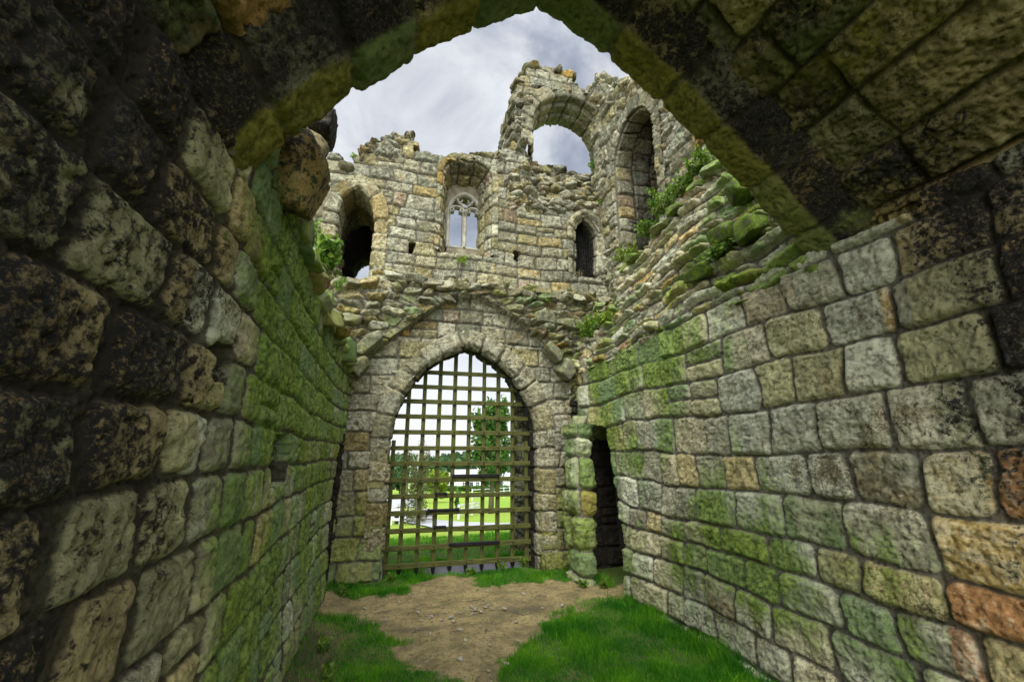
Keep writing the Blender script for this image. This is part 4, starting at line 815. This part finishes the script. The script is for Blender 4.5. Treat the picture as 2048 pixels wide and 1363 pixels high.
# ================================================================== GROUND
DIRT = [(2.35, 5.02), (2.05, 4.82), (1.45, 4.42), (1.12, 4.1), (0.95, 3.7), (0.93, 3.2), (0.85, 2.4), (0.55, 2.4), (0.50, 3.55), (0.42, 3.8), (0.22, 4.1), (0.1, 4.5), (-0.05, 4.9), (-0.5, 5.1), (-0.75, 5.5), (-0.6, 5.9), (-0.2, 5.75), (0.3, 5.9), (0.45, 6.25), (0.7, 6.42), (1.3, 6.35), (1.25, 5.85), (1.6, 5.8), (2.1, 5.95), (2.5, 5.6), (3.2, 5.5), (3.2, 5.0)]
def gmask(x, y):
    n = 0.20 * perlin(x * 2.1, y * 2.1, 5) + 0.12 * perlin(x * 6, y * 6, 6) + 0.06 * perlin(x * 17, y * 17, 9)
    d = np.full(x.shape, 9.0); P = np.array(DIRT)
    for i in range(len(P)):
        a = P[i]; b = P[(i + 1) % len(P)]; ab = b - a; t = np.clip(((x - a[0]) * ab[0] + (y - a[1]) * ab[1]) / (ab @ ab), 0, 1)
        d = np.minimum(d, np.hypot(x - a[0] - t * ab[0], y - a[1] - t * ab[1]))
    d = np.where(in_poly(x, y, DIRT), -d, d)
    g = sstep(-0.05, 0.07, d + n * 1.0)
    thin = sstep(-0.30, 0.05, perlin(x * 1.3 + 3, y * 1.3, 16) + 0.25)
    # bare damp soil under the left wall, gravel under the gate
    bare = sstep(-0.22, -0.45, x) * sstep(5.2, 4.7, y)
    g = g * (1 - 0.85 * bare)
    grav = sstep(6.55, 6.66, y + 0.06 * n) * sstep(7.5, 7.25, y) * sstep(0.45, 0.75, x + 0.3 * n) * sstep(2.25, 1.95, x)
    g = np.where((y > 6.5) & (y < 7.6), g * (1 - grav), g)
    return g * (0.55 + 0.45 * thin), grav, d
def relief(x, y):
    return (0.016 * fbm(x * 2.2, y * 2.2, 3, 4) - 0.02 * np.exp(-((x - 1.45) / 0.3) ** 2 - ((y - 5.0) / 0.14) ** 2) - 0.015 * np.exp(-((x - 0.35) / 0.3) ** 2 - ((y - 4.75) / 0.1) ** 2)
            + 0.05 * sstep(2.45, 2.8, x) * sstep(5.2, 4.4, y) + 0.06 * sstep(-0.35, -0.7, x) - 0.075 * sstep(6.5, 6.66, y))
def ground():
    xs = np.concatenate([-np.geomspace(4, 900, 40)[::-1], np.arange(-3.9, -1.0, 0.15), np.arange(-1.0, 3.4, 0.016), np.arange(3.4, 7, 0.15), np.geomspace(7, 900, 40)])
    ys = np.concatenate([np.arange(-6, 2.2, 0.2), np.arange(2.2, 7.6, 0.016), np.arange(7.6, 14, 0.10), np.geomspace(14, 900, 60)])
    X, Y = grid(xs, ys); Z = zt(X, Y)
    inside = (X > -1.0) & (X < 3.4) & (Y > 2.2) & (Y < 7.6)
    g, gr, d = gmask(X, Y)
    rel = relief(X, Y) + 0.006 * fbm(X * 14, Y * 14, 4, 3) + gr * 0.018 * np.clip(fbm(X * 34, Y * 34, 8, 2), -0.5, 1)
    Z = Z + np.where(inside, rel, np.where((Y > 6.6) & (Y < 9.5), -0.075 * sstep(9.4, 8.0, Y), 0)) + np.where(Y > 16, 0.12 * perlin(X * 0.06, Y * 0.06, 2) * np.clip(Y / 30, 0, 3), 0)
    n, m = X.shape; idx = np.arange(n * m).reshape(n, m)
    F = np.stack([idx[:-1, :-1], idx[1:, :-1], idx[1:, 1:], idx[:-1, 1:]], -1).reshape(-1, 4)
    g = np.where(Y > 7.6, 1.0, g)
    wet = np.exp(-((X - 1.45) / 0.32) ** 2 - ((Y - 5.0) / 0.12) ** 2) + 0.8 * np.exp(-((X - 0.3) / 0.25) ** 2 - ((Y - 4.72) / 0.07) ** 2)
    B = Build(); C1 = np.stack([g, gr, np.clip(wet, 0, 1)], -1).reshape(-1, 3)
    far = np.stack([sstep(9, 12, Y), sstep(0.35, -0.7, X) * sstep(5.2, 4.6, Y), 0 * X], -1).reshape(-1, 3)
    B.add(np.stack([X, Y, Z], -1).reshape(-1, 3), F, C1, far)
    q = NG('ground_soil_and_turf'); r = q.attr('sid', 0); gv = q.attr('sid', 1); wt = q.attr('sid', 2); fr = q.attr('msk', 0); dk = q.attr('msk', 1)
    n1 = q.noise(4, 7, 0.66); n2 = q.noise(24, 7, 0.75); n3 = q.noise(62, 4, 0.75); n0 = q.noise(0.05, 4, 0.6)
    dirt = q.mix(q.step(n1, 0.35, 0.65), (0.17, 0.135, 0.06), (0.35, 0.27, 0.115))
    dirt = q.mix(q.ma('MULTIPLY', q.step(n2, 0.50, 0.62), 0.75), dirt, (0.085, 0.06, 0.028)); dirt = q.mix(q.step(n3, 0.585, 0.66), dirt, (0.46, 0.38, 0.24))
    dirt = q.mix(q.ma('MULTIPLY', wt, 0.75), dirt, (0.085, 0.075, 0.05))
    dirt = q.mix(dk, dirt, q.mix(n2, (0.035, 0.03, 0.014), (0.09, 0.075, 0.03)))
    turf = q.mix(n2, (0.035, 0.075, 0.012), (0.10, 0.15, 0.025))
    lawn = q.mix(q.step(n1, 0.3, 0.7), (0.12, 0.23, 0.014), (0.20, 0.33, 0.022)); lawn = q.mix(q.step(n0, 0.4, 0.62), lawn, (0.25, 0.31, 0.04)); turf = q.mix(fr, turf, lawn)
    grv = q.mix(n2, (0.10, 0.10, 0.12), (0.34, 0.33, 0.36))
    col = q.mix(r, dirt, turf); col = q.mix(gv, col, grv)
    o = B.make('ground', q.done(col, 0.95, q.bump(q.ma('ADD', n2, q.ma('MULTIPLY', n3, 0.6)), 0.9, 0.02)))
    o['kind'] = 'structure'
    # turf blades
    rs = np.random.RandomState(2); N = 330000
    x = rs.uniform(-0.9, 3.1, N); y = 2.3 + (7.7 - 2.3) * rs.uniform(0, 1, N) ** 1.25
    g, gr, d = gmask(x, y); keep = rs.uniform(0, 1, N) < g * (0.35 + 0.65 * sstep(-0.5, 0.3, perlin(x * 3.3, y * 3.3, 44))) + 0.004; 
    hole = (x < XL + 0.02) | (x > XR - 0.0) | ((y > 6.4) & (y < 7.2) & ((x < 0.02) | (x > 2.06)))
    keep &= ~hole; x = x[keep]; y = y[keep]
    n2x = rs.uniform(-6, 8, 45000); n2y = rs.uniform(7.3, 12.5, 45000); k2 = ~((n2x > 2.25) & (n2y < 9)); x = np.concatenate([x, n2x[k2]]); y = np.concatenate([y, n2y[k2]])
    n = len(x); gg, _, _ = gmask(x, y)
    zz = zt(x, y) + np.where(y < 7.6, relief(x, y), -0.075 * sstep(9.4, 8.0, y)) - 0.004
    hgt = rs.uniform(0.014, 0.055, n) * (0.6 + 0.9 * sstep(-0.3, 0.5, perlin(x * 2, y * 2, 33))) * (1 + 0.9 * sstep(2.3, 2.65, x)) * np.where(y > 7, 1.3, 1.0)
    an = rs.uniform(0, 2 * np.pi, n); wd = rs.uniform(0.0014, 0.0032, n) * np.where(y > 7.3, 2.0, 1.0); ln = rs.uniform(0.2, 0.9, n) * hgt
    la = rs.uniform(0, 2 * np.pi, n); c = np.stack([x, y, zz], -1); wv = np.stack([np.cos(an) * wd, np.sin(an) * wd, 0 * an], -1)
    mid = c + np.stack([np.cos(la) * ln * 0.35, np.sin(la) * ln * 0.35, hgt * 0.6], -1); tip = c + np.stack([np.cos(la) * ln, np.sin(la) * ln, hgt], -1)
    V = np.stack([c - wv, c + wv, mid + wv * 0.8, mid - wv * 0.8, tip], 1).reshape(-1, 3)
    b = np.arange(n)[:, None] * 5; T = np.concatenate([b + np.array([[0, 1, 2]]), b + np.array([[0, 2, 3]]), b + np.array([[3, 2, 4]])])
    me = bpy.data.meshes.new('grass'); me.vertices.add(len(V)); me.vertices.foreach_set('co', V.astype(np.float32).ravel()); nf = len(T)
    me.loops.add(nf * 3); me.polygons.add(nf); me.loops.foreach_set('vertex_index', T.astype(np.int32).ravel()); me.polygons.foreach_set('loop_start', np.arange(0, nf * 3, 3, dtype=np.int32)); me.update(calc_edges=True)
    tn = np.repeat(np.clip(rs.uniform(0, 0.7, n) + 0.6 * perlin(x * 2.7, y * 2.7, 12) + 0.3 * perlin(x * 9, y * 9, 13), 0, 1), 5); at = me.attributes.new('tone', 'FLOAT_COLOR', 'POINT'); at.data.foreach_set('color', np.stack([tn, tn, tn, np.ones_like(tn)], -1).astype(np.float32).ravel())
    me.materials.append(M_grass); go = bpy.data.objects.new('grass', me); COL.objects.link(go); tag(go, 'short green turf growing on both sides of the dirt path', 'grass', kind='stuff')
    # pebbles
    proto = []
    for k in range(5):
        b_ = Build(); rock(b_, (0, 0, 0), (1, 0.75, 0.45), 400 + k, low=True); o = b_.make('pebble', M_pebble); proto.append(o)
    spots = [(0.57, 4.86), (0.96, 5.12), (0.80, 5.02), (1.02, 4.98), (1.25, 5.0), (0.66, 4.9), (0.9, 4.9), (1.1, 5.15), (0.72, 4.78), (0.5, 4.95), (0.35, 5.1), (0.05, 4.95), (1.85, 4.95), (0.75, 4.3), (0.9, 4.15), (0.62, 3.95), (0.95, 3.75), (0.8, 3.45), (0.7, 4.55), (1.3, 4.6), (1.5, 4.5), (0.45, 4.5), (1.2, 5.6), (1.6, 5.4), (-0.2, 5.4), (0.2, 5.5), (0.98, 5.06), (1.04, 5.08), (0.6, 3.2), (0.85, 3.05)]
    rp = random.Random(4); spots += [(0.85 + rp.gauss(0, 0.42), 5.0 + rp.gauss(0, 0.16)) for _ in range(34)] + [(0.75 + rp.gauss(0, 0.2), rp.uniform(3.0, 4.6)) for _ in range(22)] + [(rp.uniform(-0.3, 2.3), rp.uniform(5.0, 5.8)) for _ in range(16)]
    for i, (px, py) in enumerate(spots):
        o = proto[i] if i < 5 else proto[i % 5].copy()
        if i >= 5: COL.objects.link(o)
        s = (0.03 + 0.035 * random.random()) if i < 30 else random.uniform(0.012, 0.034); o.scale = (s, s, s); o.rotation_euler = (0, 0, random.uniform(0, 6.28)); o.location = (px + random.uniform(-0.03, 0.03), py + random.uniform(-0.03, 0.03), 0.012)
        tag(o, 'small pale pebble lying on the sandy dirt of the passage floor', 'pebble', 'pebbles on the dirt path')
    for i, (px, py, an, L) in enumerate(((0.35, 4.62, 0.5, 0.16), (1.35, 4.78, 2.4, 0.12), (0.95, 4.45, 1.2, 0.10), (0.02, 5.2, 0.2, 0.18), (1.75, 5.25, 2.9, 0.13), (0.72, 3.62, 0.9, 0.11), (1.0, 5.32, 0.1, 0.2))):
        o = MB().tube([(-L / 2, 0, 0), (-L * 0.1, 0.012, 0.006), (L * 0.2, 0.0, 0.004), (L / 2, 0.02, 0.002)], [0.004, 0.0045, 0.004, 0.002], 6).make('twig', M_bark); o.location = (px, py, 0.012 + float(relief(np.array([px]), np.array([py]))[0])); o.rotation_euler = (0, 0, an)
        tag(o, 'thin dry twig lying on the dirt path', 'twig', 'twigs on the dirt path')
    return go

# ================================================================== PLANTS ON THE WALLS
def wall_plant(c, r, label, seed, n=140, size=0.035, mat=None, hang=0.0, group='plants growing on the walls', name='wall_plant'):
    rs = np.random.RandomState(seed); root = empty(name, tuple(c)); root['label'] = label; root['category'] = 'plant'; root['group'] = group
    ns = max(5, n // 14); pts = []; dirs = []; mb = MB()
    for k in range(ns):
        a = rs.uniform(0, 2 * math.pi); tip = np.array([math.cos(a) * r[0] * rs.uniform(0.3, 1), math.sin(a) * r[1] * rs.uniform(0.3, 1), r[2] * rs.uniform(0.45, 1.1) - hang * rs.uniform(0, 1)])
        b0 = np.array([rs.uniform(-1, 1) * r[0] * 0.4, rs.uniform(-1, 1) * r[1] * 0.4, -0.02]); mid = (b0 + tip) / 2 + np.array([0, 0, 0.25 * r[2]])
        st = [b0 * (1 - t) ** 2 + 2 * mid * t * (1 - t) + tip * t * t for t in np.linspace(0, 1, 6)]
        mb.tube(st, list(np.linspace(0.004, 0.0012, 6)), 4)
        m = n // ns
        for j in range(m):
            t = rs.uniform(0.15, 1.0); q = b0 * (1 - t) ** 2 + 2 * mid * t * (1 - t) + tip * t * t; pts.append(q + rs.normal(0, size * 0.55, 3)); dirs.append((tip - b0) * 0.6 + rs.normal(0, 0.12, 3))
    mb.make('stem', M_fern if False else M_stem, root)
    leaves('foliage', np.array(pts), size, mat or M_fern, root, seed, dirs=np.array(dirs) / (np.linalg.norm(dirs, axis=1, keepdims=True) + 1e-9))
    return root
M_stem = plain('green_stem', (0.06, 0.09, 0.02), (0.14, 0.15, 0.04), 10, 0.8)
def plants():
    P = wall_plant
    P(at_x(650, 540, -0.80), (0.16, 0.30, 0.30), 'bushy bright green plant on the left wall rim below the dark doorway', 1, 800, 0.045)
    P(at_x(622, 475, -0.85), (0.12, 0.25, 0.22), 'thin wispy plant with bare stems on the left wall rim', 2, 90, 0.03)
    P(at_x(676, 578, -0.75), (0.10, 0.14, 0.12), 'small green plant low on the left wall rim beside the ledge', 3, 90, 0.03)
    P(np.array([2.86, 5.85, 3.30]), (0.26, 0.5, 0.34), 'big ferny clump spilling over the right wall near the gate corner', 4, 1100, 0.04, hang=0.14)
    P(np.array([2.80, 5.35, 3.35]), (0.15, 0.30, 0.20), 'yellowish weed clump next to the big ferny clump on the right wall', 5, 240, 0.035, M_leafy, hang=0.06)
    for i, (px, py, X, r, n, lab) in enumerate(((1402, 335, 3.0, (0.20, 0.30, 0.14), 520, 'grassy green tuft where the right wall top meets the dark arch'),
        (1362, 385, 3.02, (0.20, 0.32, 0.18), 520, 'second green tuft below the arch along the right wall top'),
        (1325, 420, 3.05, (0.20, 0.34, 0.26), 620, 'tall leafy tuft before the dark recess on the right wall top'),
        (1300, 462, 3.05, (0.18, 0.36, 0.15), 420, 'low trailing tuft on the right wall top under the recess'),
        (1252, 518, 3.05, (0.18, 0.36, 0.17), 420, 'dull green clump at the far end of the right wall top'),
        (1440, 505, 2.72, (0.10, 0.26, 0.08), 380, 'bright green moss plant in a joint of the right wall below the arch'))):
        P(at_x(px, py, X), r, lab, 20 + i, n, 0.03, M_fern if i != 4 else M_leafy, hang=0.04)
    for i, (px, py, Yv, r, n, lab) in enumerate(((925, 525, 6.36, (0.09, 0.05, 0.10), 90, 'small yellow green weed under the tracery window'),
        (1188, 338, 6.7, (0.14, 0.08, 0.16), 150, 'green weed rooted at the right foot of the big upper arch'),
        (1224, 262, 6.4, (0.08, 0.05, 0.18), 110, 'weed high on the corner between the upper arch and the recess'),
        (1186, 408, 6.7, (0.11, 0.1, 0.13), 120, 'weed on the rubble just above the small lancet'),
        (708, 318, 6.6, (0.07, 0.05, 0.13), 60, 'little weed standing on the broken wall top above the doorway'),
        (1095, 600, 6.2, (0.07, 0.05, 0.10), 60, 'grass tuft on the rubble ledge right of the tympanum'),
        (1205, 408, 6.4, (0.09, 0.06, 0.09), 80, 'small weed beside the lancet hood near the recess'))):
        P(at_y(px, py, Yv), r, lab, 60 + i, n, 0.028, M_fern if i % 2 else M_leafy)
    # weeds at the foot of the walls
    for i, (x, y, lab) in enumerate(((2.38, 5.52, 'broad leaved weed at the foot of the green pier'), (2.62, 5.42, 'weed clump in front of the dark recess'), (1.95, 6.62, 'grass tuft under the right end of the gate'), (1.62, 6.58, 'grass tuft under the gate rail right of centre'), (0.1, 6.35, 'leafy weed at the left foot of the gate arch'), (-0.45, 5.9, 'low weed in the left corner by the dark slot'), (1.15, 6.45, 'sparse tuft on the gravel in front of the gate'), (-0.35, 3.9, 'leafy weed in the damp soil by the left wall'), (-0.42, 4.4, 'small seedling on the soil below the left wall'), (-0.2, 3.55, 'broad leaf weed at the edge of the left turf'))):
        P(np.array([x, y, 0.01]), (0.09, 0.08, 0.07 + 0.03 * (i % 3)), lab, 100 + i, 110, 0.024, M_fern, group='weeds along the wall feet', name='weed')

# ================================================================== BEYOND THE GATE
def tree(c, h, crown, label, seed, mat, n=2600, size=0.16, trunk_r=0.16, bark=None, ctr=0.62, name='leafy_tree', group=None, droop=False):
    rs = np.random.RandomState(seed); root = empty(name, tuple(c)); root['label'] = label; root['category'] = 'tree'
    if group: root['group'] = group
    mb = MB(); mb.tube([(0, 0, -0.3), (0.03 * h * .3, 0, h * 0.25), (-0.02 * h * .3, 0.02, h * 0.5), (0, 0, h * 0.85)], [trunk_r * 1.25, trunk_r, trunk_r * 0.75, trunk_r * 0.15], 9)
    tips = []
    for k in range(16):
        a = rs.uniform(0, 2 * math.pi); z0 = h * rs.uniform(0.28, 0.7); e = np.array([math.cos(a) * crown[0] * rs.uniform(0.5, 0.95), math.sin(a) * crown[1] * rs.uniform(0.5, 0.95), min(h * 0.98, z0 + crown[2] * rs.uniform(0.1, 0.9))])
        m = np.array([e[0] * 0.5, e[1] * 0.5, (z0 + e[2]) / 2 + 0.04 * h]); mb.tube([(0, 0, z0), tuple(m), tuple(e)], [trunk_r * 0.4, trunk_r * 0.22, trunk_r * 0.05], 5); tips += [e, (m + e) / 2]
    pts = []
    tw = MB()
    if droop:
        for k in range(130):
            e = tips[rs.randint(len(tips))] + rs.normal(0, 0.15 * crown[0], 3); L = rs.uniform(0.2, 0.55) * h
            tw.tube([tuple(e), tuple(e + np.array([rs.normal(0, .05), rs.normal(0, .05), -L * 0.5])), tuple(e + np.array([rs.normal(0, .1), rs.normal(0, .1), -L]))], [0.006, 0.004, 0.003], 3)
            for j in range(n // 130): pts.append(e + np.array([rs.normal(0, .05), rs.normal(0, .05), -L * rs.uniform(0, 1)]))
    else:
        clumps = [t + rs.normal(0, 0.14 * crown[0], 3) for t in tips for _ in range(2)]
        for _ in range(26):
            d = rs.normal(0, 1, 3); d /= np.linalg.norm(d); clumps.append(np.array([0, 0, h * ctr]) + d * np.array(crown) * rs.uniform(0.55, 0.98))
        for q in range(n):
            e = clumps[rs.randint(len(clumps))]; pts.append(e + rs.normal(0, 1, 3) * np.array(crown) * 0.10)
    pts = np.array(pts); pts = pts[pts[:, 2] > 0.1]
    if tw.v: tw.make('hanging_twigs', M_bark, root)
    mb.make('trunk', bark or M_bark, root, True); leaves('crown', pts, size, mat, root, seed + 1)
    return root
def gpt(px, py):      # point of the terrain seen at a pixel
    d = ray(px, py); lo, hi = 5.0, 800.0
    f = lambda Y: (EYE + d[2] / d[1] * Y) - zt(0, Y)
    for Y in np.geomspace(7, 800, 1500):
        if f(Y) < 0: break
    p = d / d[1] * Y; return np.array([p[0], Y, float(zt(0, Y))])
def house(c, wd, dp, eave, ridge, rot, label, wins, chim=True, hip=False):
    root = empty('cottage', tuple(c)); root.rotation_euler = (0, 0, rot); root['label'] = label; root['category'] = 'house'
    a, b = wd / 2, dp / 2
    mb = MB().poly([(-a, -b, -2), (a, -b, -2), (a, b, -2), (-a, b, -2), (-a, -b, eave), (a, -b, eave), (a, b, eave), (-a, b, eave), (-a, 0, ridge), (a, 0, ridge)], [[0, 1, 5, 4], [2, 3, 7, 6], [0, 4, 8, 7, 3], [1, 2, 6, 9, 5]]); wl = mb.make('wall', M_white, root)
    e = 0.25; k = (ridge - eave) / b
    rf = MB().poly([(-a - e, -b - e, eave - e * k + 0.05), (a + e, -b - e, eave - e * k + 0.05), (a + e, 0, ridge + 0.12), (-a - e, 0, ridge + 0.12), (-a - e, b + e, eave - e * k + 0.05), (a + e, b + e, eave - e * k + 0.05), (-a - e, -b - e, eave - e * k - 0.1), (a + e, -b - e, eave - e * k - 0.1)], [[0, 1, 2, 3], [3, 2, 5, 4], [0, 6, 7, 1]]).make('roof', M_slate, root)
    if chim: MB().box((a * 0.7, 0, ridge + 0.45), (0.7, 0.6, 1.3), bev=0.03).box((a * 0.7 - 0.15, 0, ridge + 1.2), (0.2, 0.2, 0.35)).box((a * 0.7 + 0.15, 0, ridge + 1.2), (0.2, 0.2, 0.35)).make('chimney', M_white, rf)
    for (x, z, ww, hh, kind) in wins:
        f = MB().box((x, -b - 0.02, z), (ww, 0.06, hh)).make('door' if kind == 'd' else 'window', M_pane, root)
        if kind == 'w': MB().box((x, -b - 0.06, z), (0.07, 0.04, hh)).box((x, -b - 0.06, z), (ww, 0.04, 0.07)).make('glazing_bar', M_white, f)
        if kind == 'd': MB().box((x, -b - 0.06, z), (ww * 0.1, 0.05, 0.1)).make('handle', M_lead, f)
    return root
def fence(p0, p1, n, h, label, rails=3):
    root = empty('rail_fence', tuple(p0)); root['label'] = label; root['category'] = 'fence'; root['group'] = 'white rail fences'
    p0 = np.array(p0); p1 = np.array(p1); d = p1 - p0; L = float(np.hypot(d[0], d[1])); an = math.atan2(d[1], d[0]); pitch = -math.atan2(d[2], L)
    for i in range(n + 1): q = d * i / n; MB().box((q[0], q[1], q[2] + h / 2 - 0.1), (0.10, 0.10, h + 0.2), rot=(0, 0, an), bev=0.01).make('post', M_white, root)
    for r in range(rails):
        z = h * (0.3 + 0.62 * r / (rails - 1)); MB().box((d[0] / 2, d[1] / 2, d[2] / 2 + z), (math.hypot(L, d[2]), 0.05, 0.10), rot=(0, pitch, an), bev=0.008).make('rail', M_white, root)
def sheet(name, pts, mat, lift=0.03):
    n = len(pts); V = []; 
    for (l, r) in pts: V += [(l[0], l[1], float(zt(0, l[1])) + lift), (r[0], r[1], float(zt(0, r[1])) + lift)]
    o = mesh_obj(name, V, [[2 * i, 2 * i + 1, 2 * i + 3, 2 * i + 2] for i in range(n - 1)], mat); o['kind'] = 'structure'; return o
def outside():
    # road crossing in front of the castle
    up = [(700, 1022), (780, 1026), (852, 1034), (880, 1041), (930, 1045), (1000, 1047), (1060, 1046), (1200, 1040)]; dn = [(700, 1034), (780, 1040), (846, 1052), (880, 1060), (930, 1062), (1000, 1060), (1060, 1058), (1200, 1052)]
    def fill(a, n=8):
        a = np.array(a, float); t = np.linspace(0, len(a) - 1, (len(a) - 1) * n + 1); return np.stack([np.interp(t, np.arange(len(a)), a[:, 0]), np.interp(t, np.arange(len(a)), a[:, 1])], -1)
    sheet('road', [(gpt(*a)[:2], gpt(*b)[:2]) for a, b in zip(fill(up), fill(dn))], M_road, 0.04)
    sheet('parking_area', [(gpt(*a)[:2], gpt(*b)[:2]) for a, b in zip(fill([(740, 990), (780, 989), (806, 990), (822, 992)]), fill([(740, 1019), (780, 1017), (815, 1015), (842, 1013)]))], M_road, 0.06)
    # dry stone wall and fence on the left
    a, b = gpt(812, 1046), gpt(866, 1043); B = Build(); s = np.arange(0, 1.0001, 0.012); zz = np.arange(-0.1, 0.52, 0.03); U, V = grid(s * np.hypot(*(b - a)[:2]), zz)
    P = a + (b - a) * s[:, None, None]; P = np.broadcast_to(P, U.shape + (3,)).copy(); P[..., 2] += V
    patch(B, P, coursed(U, V, 5, np.arange(-0.3, 1.6, 0.13), 0.2, 0.4), A=0.05, U=U, V=V, thick=0.4, tdir=(0.1, 1, 0), crust=-0.3, ref=np.array([0, 0, 2.0]), moss=0.0)
    dw = B.make('field_wall', stone_mat('pale_dry_stone', pal=[(0, (0.5, 0.49, 0.46)), (0.5, (0.6, 0.58, 0.54)), (0.8, (0.42, 0.41, 0.38))])); tag(dw, 'low pale dry stone wall seen through the gate beside the road', 'stone wall')
    f0 = gpt(744, 1050); f1 = gpt(800, 1048); fence(f0, f1, 3, 0.62, 'short white rail fence at the left side of the gate view')
    fence(gpt(944, 1002), gpt(1030, 990), 6, 1.3, 'white rail fence running up the lawn on the right')
    fence(gpt(917, 1036), gpt(955, 1026), 3, 0.62, 'small white rail fence section beside the road in the middle')
    p = gpt(797, 1046); bn = empty('litter_bin', tuple(p)); tag(bn, 'black bin between the white fence and the dry stone wall', 'bin'); MB().tube([(0, 0, 0), (0, 0, 0.55), (0, 0, 0.56)], [0.17, 0.20, 0.20], 14).make('body', M_bin, bn); MB().tube([(0, 0, 0.565), (0, 0, 0.61), (0, 0, 0.65)], [0.22, 0.22, 0.09], 14).make('lid', M_bin, bn)
    p = gpt(816, 1022); z1 = at_y(819, 936, p[1])[2]; lp = empty('lamp_post', tuple(p)); tag(lp, 'slim pale lamp post in front of the birch', 'lamp post'); h = z1 - p[2]
    MB().tube([(0, 0, 0), (0, 0, h * 0.3), (0, 0, h)], [0.05, 0.04, 0.03], 10).make('post', M_lead, lp, True); MB().tube([(0, 0, h), (0, 0, h + 0.05), (0, 0, h + 0.06), (0, 0, h + 0.16)], [0.06, 0.20, 0.20, 0.05], 12).make('lantern', M_lead, lp)
    # hedge
    a, b = gpt(840, 981), gpt(1040, 983); n = 5000; rs = np.random.RandomState(4); t = rs.uniform(0, 1, n); C = a + (b - a) * t[:, None] + np.stack([rs.normal(0, .1, n), rs.normal(0, .5, n), rs.uniform(0, 1.05, n)], -1)
    tag(leaves('hedge', C, 0.42, M_leafd, None, 9), 'clipped dark hedge in front of the white houses', 'hedge')
    # houses
    W2 = [(-1.8, 1.3, 1.0, 1.3, 'w'), (0.3, 1.0, 1.0, 2.0, 'd'), (2.2, 1.3, 1.0, 1.3, 'w')]
    p = gpt(935, 975); p[2] -= 0.2; house(p, 8.5, 6.0, 2.9, 5.3, 0.10, 'white cottage with grey roof left of centre behind the hedge', W2)
    p = gpt(965, 974); p[1] += 6; house(p, 3.2, 6, 2.4, 4.2, -0.1, 'small white cottage with two windows between its neighbours', [(-0.8, 1.3, 0.7, 1.3, 'w'), (0.7, 1.3, 0.7, 1.3, 'w')], chim=False)
    p = gpt(994, 974); p[1] += 3; house(p, 6.0, 7.5, 2.6, 5.4, 0.35, 'white gabled cottage right of centre with a dark door', [(-0.2, 1.2, 1.1, 2.2, 'd'), (1.8, 1.4, 0.8, 1.2, 'w')])
    p = gpt(1018, 975); p[1] -= 4; house(p, 4.5, 5, 2.5, 4.3, 0.0, 'white house at the right edge beside the flank wall', [(-1.0, 1.2, 0.8, 1.3, 'w'), (0.8, 1.2, 0.8, 1.5, 'd')], chim=False)
    p = gpt(893, 975); p[1] += 4; house(p, 5, 5, 2.3, 4.0, 0.5, 'white outbuilding half hidden by the yellow green shrub', [(0.6, 1.2, 0.9, 1.2, 'w')], chim=False)
    # trees
    def T(px, py, pytop, wpx, label, seed, mat, Yv=None, **k):
        p = gpt(px, py)
        if Yv: d = ray(px, py); p = np.array([d[0] / d[1] * Yv, Yv, float(zt(0, Yv))])
        top = at_y(px, pytop, p[1])[2]; h = top - p[2]; cr = wpx / FPX * p[1] * 0.95
        return tree(p, h, (cr, cr, h * 0.40), label, seed, mat, **k)
    T(982, 975, 812, 46, 'large leafy green tree right of centre behind the gate', 11, M_leafd, Yv=26, n=4200, size=0.19, trunk_r=0.14)
    T(832, 1015, 862, 24, 'slender drooping birch behind the left side of the gate', 13, M_leafb, Yv=19, n=1700, size=0.07, trunk_r=0.045, bark=M_birch, droop=True, name='birch_tree')
    T(872, 985, 928, 24, 'rounded yellow green shrub left of the white cottages', 15, M_leafy, Yv=48, n=3600, size=0.24, trunk_r=0.1, ctr=0.5, name='bushy_tree')
    T(915, 1008, 985, 5, 'tiny young tree staked on the far lawn', 17, M_leafd, Yv=24, n=260, size=0.09, trunk_r=0.025, name='sapling')
    T(800, 985, 940, 16, 'dark bushy tree at the far left behind the lamp post', 19, M_leafw, Yv=90, n=2600, size=0.5, trunk_r=0.2, ctr=0.5, name='bushy_tree')
    # far wood
    rs = np.random.RandomState(6); n = 30000; x = rs.uniform(-120, 160, n); y = rs.uniform(165, 240, n)
    ht = 7.5 + 3.0 * perlin(x * 0.05, y * 0.05, 3) + 2.0 * perlin(x * 0.16, y * 0.16, 4)
    C = np.stack([x, y, zt(0, y) + ht * np.sqrt(rs.uniform(0, 1, n)) + 0.8 * rs.normal(0, 1, n) * 0.5], -1)
    tag(leaves('far_wood', C, 1.7, M_leafw, None, 12, elong=1.2), 'dark wooded skyline beyond the houses', 'wood', kind='stuff')

left_wall(); right_wall(); front_wall(); upper_wall(); vault(); outer_wall()
portcullis(); ground(); plants(); outside()
